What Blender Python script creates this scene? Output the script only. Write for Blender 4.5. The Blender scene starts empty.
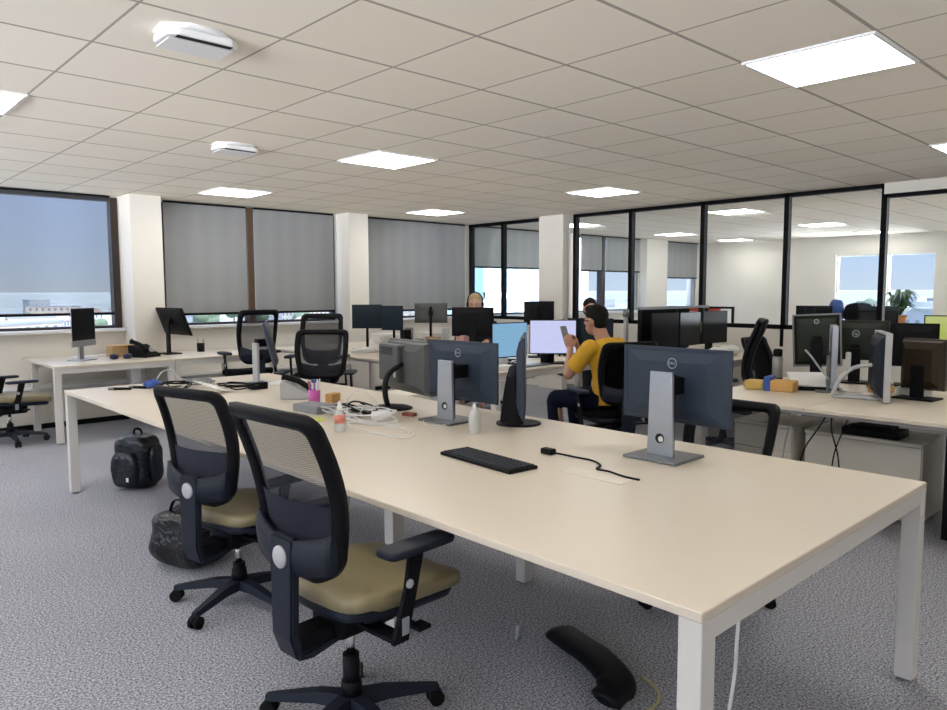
import bpy, bmesh, math, random
from mathutils import Vector, Matrix, Euler
PI = math.pi
random.seed(7)
S = bpy.context.scene
COL = S.collection
R = math.radians

# ------------------------------------------------------------------ camera
# fitted to the photograph: 731 px focal length on a 947 px wide frame
cam_d = bpy.data.cameras.new('camera')
cam = bpy.data.objects.new('camera', cam_d)
COL.objects.link(cam)
cam_d.sensor_width = 36.0
cam_d.lens = 730.7 / 947 * 36.0
cam_d.clip_start = 0.05
cam_d.clip_end = 30000
_yaw, _pitch, _roll = 0.8180, -0.08725, -0.00297
_f = Vector((math.cos(_pitch) * math.cos(_yaw), math.cos(_pitch) * math.sin(_yaw), math.sin(_pitch)))
_r0 = Vector((math.sin(_yaw), -math.cos(_yaw), 0))
_u0 = _r0.cross(_f)
_r = _r0 * math.cos(_roll) + _u0 * math.sin(_roll)
_u = -_r0 * math.sin(_roll) + _u0 * math.cos(_roll)
m = Matrix((_r, _u, -_f)).transposed().to_4x4()
m.translation = Vector((0, 0, 1.45))
cam.matrix_world = m
S.camera = cam

# ------------------------------------------------------------------ look
S.view_settings.view_transform = 'Standard'
S.view_settings.look = 'None'
S.view_settings.gamma = 1
S.view_settings.use_curve_mapping = False
S.view_settings.exposure = 1.34
S.cycles.use_denoising = True
S.cycles.max_bounces = 9
S.cycles.diffuse_bounces = 5
S.cycles.transparent_max_bounces = 24
S.cycles.sample_clamp_indirect = 6
S.cycles.caustics_reflective = False
S.cycles.caustics_refractive = False

PANEL_STRENGTH = 5.9
SKY_STRENGTH = 1.5

# ------------------------------------------------------------------ world: hazy summer sky
w = bpy.data.worlds.new('sky')
S.world = w
w.use_nodes = True
nt = w.node_tree
nt.nodes.clear()
wo = nt.nodes.new('ShaderNodeOutputWorld')
bg = nt.nodes.new('ShaderNodeBackground')
tc = nt.nodes.new('ShaderNodeTexCoord')
sx = nt.nodes.new('ShaderNodeSeparateXYZ')
rmp = nt.nodes.new('ShaderNodeValToRGB')
nt.links.new(tc.outputs['Generated'], sx.inputs[0])
nt.links.new(sx.outputs['Z'], rmp.inputs[0])
nt.links.new(rmp.outputs[0], bg.inputs[0])
nt.links.new(bg.outputs[0], wo.inputs[0])
mr0 = nt.nodes.new('ShaderNodeMapRange')      # direction z from -1..1 to 0..1
mr0.inputs['From Min'].default_value = -1
nt.links.new(sx.outputs['Z'], mr0.inputs['Value'])
nt.links.new(mr0.outputs[0], rmp.inputs[0])
els = rmp.color_ramp.elements
els[0].position = 0.0
els[0].color = (5.6, 5.9, 6.4, 1)      # glow below the horizon, added to brighten the ceiling through the side windows
els[1].position = 0.82
els[1].color = (0.45, 0.60, 0.95, 1)
for p_, c_ in ((0.49, (6.6, 6.9, 7.4, 1)), (0.500, (0.20, 0.235, 0.28, 1)), (0.53, (0.17, 0.215, 0.30, 1)), (0.575, (0.15, 0.20, 0.31, 1)), (0.62, (0.55, 0.68, 0.92, 1))):
    e = els.new(p_)
    e.color = c_
bg.inputs[1].default_value = SKY_STRENGTH

sun_d = bpy.data.lights.new('sun', 'SUN')
sun_d.energy = 2.2
sun_d.angle = R(0.5)
sun_d.color = (1.0, 0.95, 0.88)
sun = bpy.data.objects.new('sun', sun_d)      # shines from behind the back wall onto the town, never into the office
sun.rotation_euler = Vector((0, 0.75, -0.66)).to_track_quat('-Z', 'Y').to_euler()
COL.objects.link(sun)

def portal(name, loc, rot, sx_, sy_):
    l = bpy.data.lights.new(name, 'AREA')
    l.shape = 'RECTANGLE'
    l.size = sx_
    l.size_y = sy_
    l.cycles.is_portal = True
    o = bpy.data.objects.new(name, l)
    o.location = loc
    o.rotation_euler = rot
    COL.objects.link(o)
portal('daylight_portal_left', (-4.15, 2.6, 1.66), (0, R(-90), 0), 1.6, 10.4)
portal('daylight_portal_far', (16.15, -1.5, 1.43), (0, R(90), 0), 2.1, 4.2)

# ------------------------------------------------------------------ materials
MATS = {}
def mat(name, col, rough=0.5, metal=0.0, noise=0.0, nscale=20.0, bump=0.0, bscale=200.0, emit=0.0,
        alpha=1.0, trans=0.0, coat=0.0, spec=0.5, emit_col=None):
    if name in MATS:
        return MATS[name]
    M = bpy.data.materials.new(name)
    M.use_nodes = True
    n = M.node_tree.nodes
    L = M.node_tree.links
    b = n['Principled BSDF']
    c = (*col, 1)
    b.inputs['Base Color'].default_value = c
    b.inputs['Roughness'].default_value = rough
    b.inputs['Metallic'].default_value = metal
    b.inputs['Specular IOR Level'].default_value = spec
    b.inputs['Coat Weight'].default_value = coat
    b.inputs['Alpha'].default_value = alpha
    b.inputs['Transmission Weight'].default_value = trans
    tcn = n.new('ShaderNodeTexCoord')
    if noise:
        t = n.new('ShaderNodeTexNoise')
        t.inputs['Scale'].default_value = nscale
        t.inputs['Detail'].default_value = 4
        L.new(tcn.outputs['Object'], t.inputs['Vector'])
        mx = n.new('ShaderNodeMix')
        mx.data_type = 'RGBA'
        mx.inputs['A'].default_value = tuple(v * (1 - noise) for v in col) + (1,)
        mx.inputs['B'].default_value = tuple(min(1, v * (1 + noise)) for v in col) + (1,)
        L.new(t.outputs['Fac'], mx.inputs['Factor'])
        L.new(mx.outputs['Result'], b.inputs['Base Color'])
    if bump:
        t2 = n.new('ShaderNodeTexNoise')
        t2.inputs['Scale'].default_value = bscale
        L.new(tcn.outputs['Object'], t2.inputs['Vector'])
        bn = n.new('ShaderNodeBump')
        bn.inputs['Strength'].default_value = bump
        bn.inputs['Distance'].default_value = 0.01
        L.new(t2.outputs['Fac'], bn.inputs['Height'])
        L.new(bn.outputs[0], b.inputs['Normal'])
    if emit:
        b.inputs['Emission Color'].default_value = (*(emit_col or col), 1)
        b.inputs['Emission Strength'].default_value = emit
    MATS[name] = M
    return M

def srgb(r, g, b):
    f = lambda c: (c / 255 / 12.92) if c / 255 <= 0.04045 else ((c / 255 + 0.055) / 1.055) ** 2.4
    return (f(r), f(g), f(b))

m_wall = mat('painted_wall', srgb(226, 221, 212), 0.7, bump=0.03, bscale=300)
m_desk = mat('desk_laminate', srgb(218, 207, 190), 0.35, noise=0.025, nscale=3, spec=0.4)
m_deskedge = mat('desk_metal_white', srgb(214, 210, 205), 0.4)
m_black = mat('black_plastic', (0.0045, 0.0045, 0.006), 0.5, noise=0.2, nscale=30, spec=0.16)
m_blackg = mat('black_gloss_plastic', (0.010, 0.010, 0.012), 0.2, noise=0.1, nscale=8)
m_navy = mat('dark_navy_plastic', (0.011, 0.015, 0.026), 0.5, spec=0.25, bump=0.1, bscale=500, noise=0.1, nscale=20)
m_slate = mat('slate_monitor_plastic', (0.028, 0.042, 0.068), 0.42, spec=0.35, noise=0.1, nscale=5)
m_grey = mat('grey_monitor_plastic', (0.085, 0.092, 0.09), 0.5, noise=0.1, nscale=12)
m_silver = mat('silver_metal', (0.42, 0.45, 0.50), 0.35, 0.7, noise=0.05, nscale=20)
m_chrome = mat('chrome', (0.7, 0.7, 0.7), 0.15, 1.0, noise=0.03, nscale=20)
m_dsilver = mat('dark_silver_metal', (0.20, 0.21, 0.22), 0.35, 0.6, noise=0.05, nscale=20)
m_vinyl = mat('olive_tan_vinyl', (0.27, 0.225, 0.122), 0.36, noise=0.12, nscale=7, bump=0.05, bscale=60)
m_blkfab = mat('black_fabric', (0.004, 0.004, 0.005), 0.85, spec=0.1, bump=0.2, bscale=400, noise=0.2, nscale=60)
m_frame = mat('black_partition_frame', (0.003, 0.003, 0.004), 0.5, noise=0.1, nscale=9, spec=0.1)
m_brown = mat('dark_bronze_frame', (0.030, 0.018, 0.014), 0.5, noise=0.2, nscale=9)
m_brown2 = mat('brown_wood_post', (0.085, 0.045, 0.018), 0.5, noise=0.2, nscale=9)
m_white = mat('white_plastic', (0.78, 0.78, 0.78), 0.4, noise=0.03, nscale=20)
m_cab = mat('cream_cabinet_metal', srgb(226, 221, 208), 0.5, noise=0.03, nscale=3)
m_greypanel = mat('grey_panel', srgb(150, 150, 148), 0.6, noise=0.03, nscale=3)  # plain grey of the baseboards and far-room window frames
m_card = mat('cardboard', (0.48, 0.30, 0.14), 0.8, noise=0.12, nscale=14)
m_orange = mat('orange_card', (0.62, 0.36, 0.12), 0.7, noise=0.1, nscale=14)
m_paper = mat('white_paper', (0.82, 0.81, 0.79), 0.7, noise=0.04, nscale=10)
m_pink = mat('pink_plastic', (0.62, 0.12, 0.42), 0.5, noise=0.1, nscale=10)
m_purple = mat('purple_plastic', (0.25, 0.08, 0.42), 0.5, noise=0.1, nscale=10)
m_red = mat('red_plastic', (0.6, 0.06, 0.04), 0.5, noise=0.1, nscale=10)
m_bluep = mat('blue_plastic', (0.03, 0.08, 0.35), 0.5, noise=0.1, nscale=10)
m_yellow = mat('yellow_green_note', (0.70, 0.72, 0.25), 0.7, noise=0.05, nscale=10)
m_greyp = mat('grey_plastic', (0.22, 0.23, 0.25), 0.5, noise=0.08, nscale=10)
m_lgrey = mat('light_grey_plastic', (0.45, 0.46, 0.47), 0.45, noise=0.08, nscale=10)
m_skin = mat('skin', (0.50, 0.27, 0.175), 0.5, noise=0.08, nscale=12)
m_skin2 = mat('pale_skin', (0.60, 0.36, 0.26), 0.5, noise=0.08, nscale=12)
m_hair = mat('black_hair', (0.006, 0.005, 0.0045), 0.6, spec=0.15, noise=0.4, nscale=80, bump=0.5, bscale=120)
m_blonde = mat('blonde_hair', (0.42, 0.30, 0.15), 0.5, noise=0.3, nscale=60, bump=0.5, bscale=100)
m_shirt = mat('mustard_yellow_cotton', (0.72, 0.40, 0.025), 0.8, noise=0.08, nscale=12, bump=0.15, bscale=60)
m_trouser = mat('navy_cotton', (0.006, 0.008, 0.020), 0.85, spec=0.1, noise=0.2, nscale=20)
m_dress = mat('dark_knit', (0.02, 0.02, 0.025), 0.85, noise=0.2, nscale=20)
m_leaf = mat('dark_green_leaf', (0.035, 0.085, 0.03), 0.5, noise=0.3, nscale=20)
m_terra = mat('terracotta', (0.50, 0.20, 0.08), 0.7, noise=0.1, nscale=20)
m_bagfab = mat('black_nylon', (0.006, 0.008, 0.014), 0.26, noise=0.3, nscale=30, bump=1.0, bscale=26)
m_binliner = mat('black_bin_liner', (0.006, 0.006, 0.006), 0.2, noise=0.3, nscale=20, bump=1.0, bscale=38)
m_rubber = mat('black_rubber', (0.004, 0.004, 0.004), 0.7, spec=0.2, noise=0.1, nscale=20)
m_olive = mat('dark_olive_plastic', (0.014, 0.019, 0.010), 0.4, spec=0.3, noise=0.15, nscale=6)
m_brnplastic = mat('dark_brown_plastic', (0.030, 0.021, 0.012), 0.4, spec=0.3, noise=0.15, nscale=6)
m_clearbottle = mat('cloudy_clear_plastic', (0.80, 0.82, 0.80), 0.2, trans=0.35, noise=0.04, nscale=10)

def screen_mat(name, col, strength, kind='doc'):
    M = mat(name, (0.02, 0.02, 0.02), 0.25)
    n = M.node_tree.nodes
    L = M.node_tree.links
    b = n['Principled BSDF']
    t = n.new('ShaderNodeTexCoord')
    sp = n.new('ShaderNodeSeparateXYZ')
    L.new(t.outputs['Object'], sp.inputs[0])
    wv = n.new('ShaderNodeTexBrick')
    wv.inputs['Scale'].default_value = 9
    wv.inputs['Color1'].default_value = (*col, 1)
    wv.inputs['Color2'].default_value = (*[min(1, c * 1.03) for c in col], 1)
    wv.inputs['Mortar'].default_value = (*[c * 0.93 for c in col], 1)
    wv.inputs['Mortar Size'].default_value = 0.02
    cb = n.new('ShaderNodeCombineXYZ')
    L.new(sp.outputs['Y'], cb.inputs[0])
    L.new(sp.outputs['Z'], cb.inputs[1])
    L.new(cb.outputs[0], wv.inputs['Vector'])
    L.new(wv.outputs['Color'], b.inputs['Emission Color'])
    b.inputs['Emission Strength'].default_value = strength
    return M
m_scr_blue = screen_mat('screen_pale_blue', srgb(130, 178, 212), 0.37)
m_scr_lav = screen_mat('screen_lavender_white', srgb(200, 206, 244), 0.38)
m_scr_green = screen_mat('screen_green_yellow', srgb(168, 178, 82), 0.36)
m_scr_off = mat('screen_off', (0.006, 0.007, 0.009), 0.3, spec=0.2, noise=0.1, nscale=4)
m_scr_dim = mat('screen_dim_blue', (0.012, 0.022, 0.032), 0.3, spec=0.2, noise=0.1, nscale=4)

# carpet
M = mat('speckled_carpet', (0.2, 0.2, 0.22), 0.95, spec=0.1)
n, L = M.node_tree.nodes, M.node_tree.links
b = n['Principled BSDF']
t = n.new('ShaderNodeTexCoord')
a1 = n.new('ShaderNodeTexNoise'); a1.inputs['Scale'].default_value = 115; a1.inputs['Detail'].default_value = 6; a1.inputs['Roughness'].default_value = 0.75
a2 = n.new('ShaderNodeTexNoise'); a2.inputs['Scale'].default_value = 0.9; a2.inputs['Detail'].default_value = 2
L.new(t.outputs['Object'], a1.inputs['Vector']); L.new(t.outputs['Object'], a2.inputs['Vector'])
cr = n.new('ShaderNodeValToRGB')
cr.color_ramp.elements[0].position = 0.38; cr.color_ramp.elements[0].color = (0.055, 0.065, 0.095, 1)
cr.color_ramp.elements[1].position = 0.64; cr.color_ramp.elements[1].color = (0.86, 0.85, 0.89, 1)
e = cr.color_ramp.elements.new(0.5); e.color = (0.38, 0.385, 0.435, 1)
L.new(a1.outputs['Fac'], cr.inputs[0])
mx = n.new('ShaderNodeMix'); mx.data_type = 'RGBA'; mx.blend_type = 'MULTIPLY'; mx.inputs['Factor'].default_value = 0.25
L.new(cr.outputs[0], mx.inputs['A']); L.new(a2.outputs['Fac'], mx.inputs['B'])
L.new(mx.outputs['Result'], b.inputs['Base Color'])
bn = n.new('ShaderNodeBump'); bn.inputs['Strength'].default_value = 0.3; bn.inputs['Distance'].default_value = 0.01
L.new(a1.outputs['Fac'], bn.inputs['Height']); L.new(bn.outputs[0], b.inputs['Normal'])
m_carpet = M

# suspended ceiling tiles: a 600 mm grid
def math_node(n, L, op, a, b_=None):
    q = n.new('ShaderNodeMath'); q.operation = op
    for k, v in enumerate((a, b_)):
        if v is None: continue
        if isinstance(v, (int, float)): q.inputs[k].default_value = v
        else: L.new(v, q.inputs[k])
    return q.outputs[0]
M = mat('ceiling_tiles', (0.6, 0.58, 0.54), 0.85, spec=0.2)
n, L = M.node_tree.nodes, M.node_tree.links
b = n['Principled BSDF']
t = n.new('ShaderNodeTexCoord'); sp = n.new('ShaderNodeSeparateXYZ')
L.new(t.outputs['Object'], sp.inputs[0])
def grid_axis(sock, off, half):
    v = math_node(n, L, 'DIVIDE', math_node(n, L, 'ADD', sock, -off + 600), 0.6)
    fr = math_node(n, L, 'FRACT', v)
    d = math_node(n, L, 'ABSOLUTE', math_node(n, L, 'SUBTRACT', fr, 0.5))
    return math_node(n, L, 'GREATER_THAN', d, 0.5 - half / 0.6), math_node(n, L, 'FLOOR', v)
lx, ix = grid_axis(sp.outputs['X'], 3.45, 0.006)
ly, iy = grid_axis(sp.outputs['Y'], 1.175, 0.0095)
line = math_node(n, L, 'MAXIMUM', lx, ly)
cmb = n.new('ShaderNodeCombineXYZ'); L.new(ix, cmb.inputs[0]); L.new(iy, cmb.inputs[1])
wn = n.new('ShaderNodeTexWhiteNoise'); L.new(cmb.outputs[0], wn.inputs['Vector'])
tile = n.new('ShaderNodeMix'); tile.data_type = 'RGBA'
tile.inputs['A'].default_value = (*srgb(242, 234, 219), 1); tile.inputs['B'].default_value = (*srgb(246, 238, 225), 1)
L.new(wn.outputs['Value'], tile.inputs['Factor'])
fin = n.new('ShaderNodeMix'); fin.data_type = 'RGBA'
L.new(line, fin.inputs['Factor']); L.new(tile.outputs['Result'], fin.inputs['A'])
fin.inputs['B'].default_value = (*srgb(176, 168, 156), 1)
L.new(fin.outputs['Result'], b.inputs['Base Color'])
fn = n.new('ShaderNodeTexNoise'); fn.inputs['Scale'].default_value = 160; L.new(t.outputs['Object'], fn.inputs['Vector'])
bn = n.new('ShaderNodeBump'); bn.inputs['Strength'].default_value = 0.08; bn.inputs['Distance'].default_value = 0.01
L.new(fn.outputs['Fac'], bn.inputs['Height']); L.new(bn.outputs[0], b.inputs['Normal'])
m_ceil = M

def see_through(name, col, alpha, stripes=None, rough=0.8, gloss=0.0):
    M = bpy.data.materials.new(name); M.use_nodes = True
    n, L = M.node_tree.nodes, M.node_tree.links
    n.clear()
    o = n.new('ShaderNodeOutputMaterial'); mxs = n.new('ShaderNodeMixShader')
    tr = n.new('ShaderNodeBsdfTransparent'); d = n.new('ShaderNodeBsdfPrincipled')
    d.inputs['Base Color'].default_value = (*col, 1); d.inputs['Roughness'].default_value = rough
    L.new(tr.outputs[0], mxs.inputs[1]); L.new(d.outputs[0], mxs.inputs[2]); L.new(mxs.outputs[0], o.inputs[0])
    mxs.inputs[0].default_value = alpha
    if stripes:
        t = n.new('ShaderNodeTexCoord'); wv = n.new('ShaderNodeTexWave')
        wv.bands_direction = stripes[0]; wv.inputs['Scale'].default_value = stripes[1]; wv.inputs['Distortion'].default_value = stripes[4]
        L.new(t.outputs['Object'], wv.inputs['Vector'])
        mr = n.new('ShaderNodeMapRange'); mr.inputs['To Min'].default_value = stripes[2]; mr.inputs['To Max'].default_value = stripes[3]
        L.new(wv.outputs['Fac'], mr.inputs['Value']); L.new(mr.outputs[0], mxs.inputs[0])
    return M
m_mesh = see_through('chair_mesh_fabric', (0.02, 0.022, 0.03), 0.6, ('Z', 50, 0.50, 0.74, 4.0))
m_lumbar = see_through('chair_lumbar_mesh', (0.008, 0.011, 0.026), 0.93)
m_blind1 = see_through('blue_grey_screen_fabric', (0.085, 0.092, 0.105), 0.66, ('X', 0.35, 0.28, 0.32, 1.0))
m_blind2 = see_through('grey_screen_fabric', (0.32, 0.325, 0.33), 0.90, ('X', 1.3, 0.87, 0.93, 1.5))

# clear pane: mostly transparent with a fresnel reflection
def glass(name, tint, refl):
    M = bpy.data.materials.new(name); M.use_nodes = True
    n, L = M.node_tree.nodes, M.node_tree.links; n.clear()
    o = n.new('ShaderNodeOutputMaterial'); mxs = n.new('ShaderNodeMixShader')
    tr = n.new('ShaderNodeBsdfTransparent'); g = n.new('ShaderNodeBsdfGlossy'); fr = n.new('ShaderNodeFresnel')
    tr.inputs[0].default_value = (*tint, 1); g.inputs['Roughness'].default_value = 0.0
    fr.inputs['IOR'].default_value = refl
    ge = n.new('ShaderNodeNewGeometry'); inv = n.new('ShaderNodeMath'); inv.operation = 'SUBTRACT'; inv.inputs[0].default_value = 1.0
    L.new(ge.outputs['Backfacing'], inv.inputs[1]); mu = n.new('ShaderNodeMath'); mu.operation = 'MULTIPLY'
    L.new(inv.outputs[0], mu.inputs[0]); L.new(fr.outputs[0], mu.inputs[1])      # reflect on entering the pane only
    L.new(mu.outputs[0], mxs.inputs[0]); L.new(tr.outputs[0], mxs.inputs[1]); L.new(g.outputs[0], mxs.inputs[2]); L.new(mxs.outputs[0], o.inputs[0])
    return M
m_glass = glass('clear_glass', (0.92, 0.935, 0.93), 1.35)
m_wglass = glass('window_glass', (0.96, 0.97, 0.98), 1.2)

def emis(name, col, strength):
    M = bpy.data.materials.new(name); M.use_nodes = True
    n, L = M.node_tree.nodes, M.node_tree.links; n.clear()
    o = n.new('ShaderNodeOutputMaterial'); em = n.new('ShaderNodeEmission')
    em.inputs[0].default_value = (*col, 1); em.inputs[1].default_value = strength
    L.new(em.outputs[0], o.inputs[0])
    return M
m_panel = emis('led_panel_diffuser', (1.0, 0.975, 0.93), PANEL_STRENGTH)

# ------------------------------------------------------------------ mesh helpers
def T(loc=(0, 0, 0), rot=(0, 0, 0), sc=(1, 1, 1)):
    return Matrix.Translation(loc) @ Euler(rot).to_matrix().to_4x4() @ Matrix.Diagonal((*sc, 1))
def NB():
    return bmesh.new()
def box(bm, lo, hi, bev=0.0, M=None, seg=2):
    c = [(a + b_) / 2 for a, b_ in zip(lo, hi)]; s = [abs(b_ - a) for a, b_ in zip(lo, hi)]
    tmp = bmesh.new()
    bmesh.ops.create_cube(tmp, size=1, matrix=Matrix.Translation(c) @ Matrix.Diagonal((*s, 1)))
    if bev:
        bmesh.ops.bevel(tmp, geom=tmp.edges[:], offset=min(bev, min(s) * 0.45), segments=seg, profile=0.6, affect='EDGES')
    merge(bm, tmp, M)
def merge(bm, tmp, M=None):
    if M is not None: tmp.transform(M)
    vm = {}
    for v in tmp.verts: vm[v] = bm.verts.new(v.co)
    for f in tmp.faces:
        try:
            nf = bm.faces.new([vm[v] for v in f.verts]); nf.smooth = f.smooth
        except ValueError: pass
    tmp.free()
def ring_loft(bm, rings, cap=True, closed=False, smooth=True):
    vs = [[bm.verts.new(p) for p in r] for r in rings]
    k = len(vs[0]); n_ = len(vs)
    for i in range(n_ if closed else n_ - 1):
        a, b_ = vs[i], vs[(i + 1) % n_]
        for j in range(k):
            f = bm.faces.new((a[j], a[(j + 1) % k], b_[(j + 1) % k], b_[j])); f.smooth = smooth
    if cap and not closed:
        bm.faces.new(list(reversed(vs[0]))); bm.faces.new(vs[-1])
def lathe(bm, prof, c=(0, 0, 0), seg=24, M=None):
    tmp = bmesh.new()
    rings = [[(c[0] + r_ * math.cos(2 * PI * j / seg), c[1] + r_ * math.sin(2 * PI * j / seg), c[2] + z) for j in range(seg)] for r_, z in prof]
    ring_loft(tmp, rings)
    merge(bm, tmp, M)
def cyl(bm, a, b_, r0, r1=None, seg=16):
    tube(bm, [a, b_], [r0, r0 if r1 is None else r1], seg)
def tube(bm, pts, rad, seg=8, squash=(1, 1), up=(0, 0, 1), M=None):
    pts = [Vector(p) for p in pts]
    if isinstance(rad, (int, float)): rad = [rad] * len(pts)
    rings = []
    pn = None
    for i, p in enumerate(pts):
        d = (pts[min(i + 1, len(pts) - 1)] - pts[max(i - 1, 0)]).normalized()
        if pn is None:
            u = Vector(up)
            if abs(u.dot(d)) > 0.95: u = Vector((1, 0, 0))
            s = d.cross(u).normalized()
        else:
            s = (pn - d * pn.dot(d)).normalized()
        pn = s; v = s.cross(d).normalized()
        rings.append([p + s * (rad[i] * squash[0] * math.cos(2 * PI * j / seg)) + v * (rad[i] * squash[1] * math.sin(2 * PI * j / seg)) for j in range(seg)])
    tmp = bmesh.new(); ring_loft(tmp, rings); bmesh.ops.recalc_face_normals(tmp, faces=tmp.faces[:]); merge(bm, tmp, M)
def spline(pts, n_=8):
    pts = [Vector(p) for p in pts]; out = []
    for i in range(len(pts) - 1):
        p0 = pts[max(i - 1, 0)]; p1 = pts[i]; p2 = pts[i + 1]; p3 = pts[min(i + 2, len(pts) - 1)]
        for k in range(n_):
            t_ = k / n_
            out.append(0.5 * ((2 * p1) + (-p0 + p2) * t_ + (2 * p0 - 5 * p1 + 4 * p2 - p3) * t_ ** 2 + (-p0 + 3 * p1 - 3 * p2 + p3) * t_ ** 3))
    out.append(pts[-1]); return out
def cable(bm, pts, r_=0.003, n_=8, seg=6, M=None):
    tube(bm, spline(pts, n_), r_, seg, M=M)
def superell(bm, c, rad, e1=0.5, e2=0.5, nu=14, nv=28, M=None, fn=None):
    g = lambda v, e_: math.copysign(abs(v) ** e_, v)
    rings = []
    for i in range(nu + 1):
        th = -PI / 2 + PI * i / nu
        th = max(min(th, PI / 2 - 0.03), -PI / 2 + 0.03)
        ring = []
        for j in range(nv):
            ph = 2 * PI * j / nv
            p = [rad[0] * g(math.cos(th), e1) * g(math.cos(ph), e2), rad[1] * g(math.cos(th), e1) * g(math.sin(ph), e2), rad[2] * g(math.sin(th), e1)]
            if fn: p = fn(*p)
            ring.append((c[0] + p[0], c[1] + p[1], c[2] + p[2]))
        rings.append(ring)
    tmp = bmesh.new(); ring_loft(tmp, rings); merge(bm, tmp, M)
def prism(bm, outline, axis, lo, hi, bev=0.0, M=None):
    # outline: 2D points; axis 'x','y','z' is the extrusion axis
    def P(a, b_, c): return {'x': (c, a, b_), 'y': (a, c, b_), 'z': (a, b_, c)}[axis]
    tmp = bmesh.new()
    A = [tmp.verts.new(P(a, b_, lo)) for a, b_ in outline]; B = [tmp.verts.new(P(a, b_, hi)) for a, b_ in outline]
    tmp.faces.new(A); tmp.faces.new(list(reversed(B)))
    k = len(A)
    for i in range(k): tmp.faces.new((A[i], B[i], B[(i + 1) % k], A[(i + 1) % k]))
    bmesh.ops.recalc_face_normals(tmp, faces=tmp.faces[:])
    if bev: bmesh.ops.bevel(tmp, geom=tmp.edges[:], offset=bev, segments=2, profile=0.6, affect='EDGES')
    merge(bm, tmp, M)
def obj(name, bm, m_, parent=None, loc=(0, 0, 0), rot=(0, 0, 0), smooth=False, recalc=True):
    me = bpy.data.meshes.new(name)
    if recalc: bmesh.ops.recalc_face_normals(bm, faces=bm.faces[:])
    if smooth:
        for f in bm.faces: f.smooth = True
    bm.to_mesh(me); bm.free()
    me.materials.append(m_)
    o = bpy.data.objects.new(name, me)
    COL.objects.link(o)
    o.location = loc; o.rotation_euler = rot
    if parent: o.parent = parent
    return o
def tag(o, label, cat, group=None, kind=None):
    if label: o['label'] = label
    if cat: o['category'] = cat
    if group: o['group'] = group
    if kind: o['kind'] = kind
    return o
def struct(name, bm, m_, label=None):
    o = obj(name, bm, m_); o['kind'] = 'structure'
    if label: o['label'] = label
    return o
def thing(name, label, cat, loc=(0, 0, 0), yaw=0, group=None):
    o = bpy.data.objects.new(name, None); COL.objects.link(o); o.empty_display_size = 0.1
    o.location = loc; o.rotation_euler = (0, 0, R(yaw))
    return tag(o, label, cat, group)
def copy_tree(o, parent=None):
    c = o.copy(); COL.objects.link(c)
    if parent: c.parent = parent
    for ch in list(o.children): copy_tree(ch, c)
    return c
def text_bm(s, size, depth=0.0008):
    cu = bpy.data.curves.new('t', 'FONT'); cu.body = s; cu.size = size; cu.extrude = depth
    cu.align_x = 'CENTER'; cu.align_y = 'CENTER'
    o = bpy.data.objects.new('t', cu); COL.objects.link(o)
    dg = bpy.context.evaluated_depsgraph_get(); me = bpy.data.meshes.new_from_object(o.evaluated_get(dg))
    bm = bmesh.new(); bm.from_mesh(me); bpy.data.objects.remove(o); bpy.data.meshes.remove(me)
    return bm
CAMX = Vector((0, 0, 1.45))
def at_z(px, py, z):      # point of the photograph on the horizontal plane z
    d = _r * ((px - 473.5) / 730.7) + _u * ((355 - py) / 730.7) + _f
    return CAMX + d * ((z - 1.45) / d.z)
def at_d(px, py, dist):
    return CAMX + (_r * ((px - 473.5) / 730.7) + _u * ((355 - py) / 730.7) + _f) * dist

# ================================================================== SETTING
H = 2.55
bm = NB(); box(bm, (-4, -4, -0.2), (16, 9.3, 0)); struct('floor', bm, m_carpet)
bm = NB(); box(bm, (-4, -4, H), (16, 9.3, H + 0.2)); struct('ceiling', bm, m_ceil)
# window wall (at the far left of the photograph), Y = 9.06
WY = 9.06
bm = NB(); box(bm, (-4, WY, 0), (16, WY + 0.25, 1.03))
for a, b_ in ((-4, -3.7), (-0.6, -0.1), (2.85, 3.34), (5.78, 6.30), (8.30, 8.46), (10.5, 11.3), (13.35, 14.25), (15.7, 16)):
    box(bm, (a, WY, 1.03), (b_, WY + 0.25, H))
for a, b_ in ((-3.7, -0.6), (-0.1, 2.85), (3.34, 5.78), (6.30, 8.30), (8.46, 10.5), (11.3, 13.35), (14.25, 15.7)):
    box(bm, (a, WY, 2.53), (b_, WY + 0.25, H))
struct('wall_window_side', bm, m_wall)
for k, (a, b_, yf) in enumerate(((2.87, 3.22, 8.70), (5.80, 6.13, 8.74), (13.4, 14.2, 8.9))):
    bm = NB(); box(bm, (a, yf, 0), (b_, WY, H), 0.004); struct('trim_%d' % (k + 1), bm, m_wall)
bm = NB(); box(bm, (8.24, 6.90, 0), (8.40, 7.36, H), 0.004); struct('trim_4', bm, m_wall)
# white window sill
bm = NB(); box(bm, (-4, 8.97, 1.00), (2.86, WY + 0.1, 1.035), 0.004); box(bm, (3.23, 8.97, 1.00), (5.79, WY + 0.1, 1.035), 0.004)
box(bm, (6.14, 8.97, 1.00), (8.40, WY + 0.1, 1.035), 0.004); box(bm, (8.5, 8.97, 0.99), (13.39, WY + 0.1, 1.03), 0.004); box(bm, (14.21, 8.97, 0.99), (15.99, WY + 0.1, 1.03), 0.004)
struct('trim_5', bm, m_white)

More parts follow.
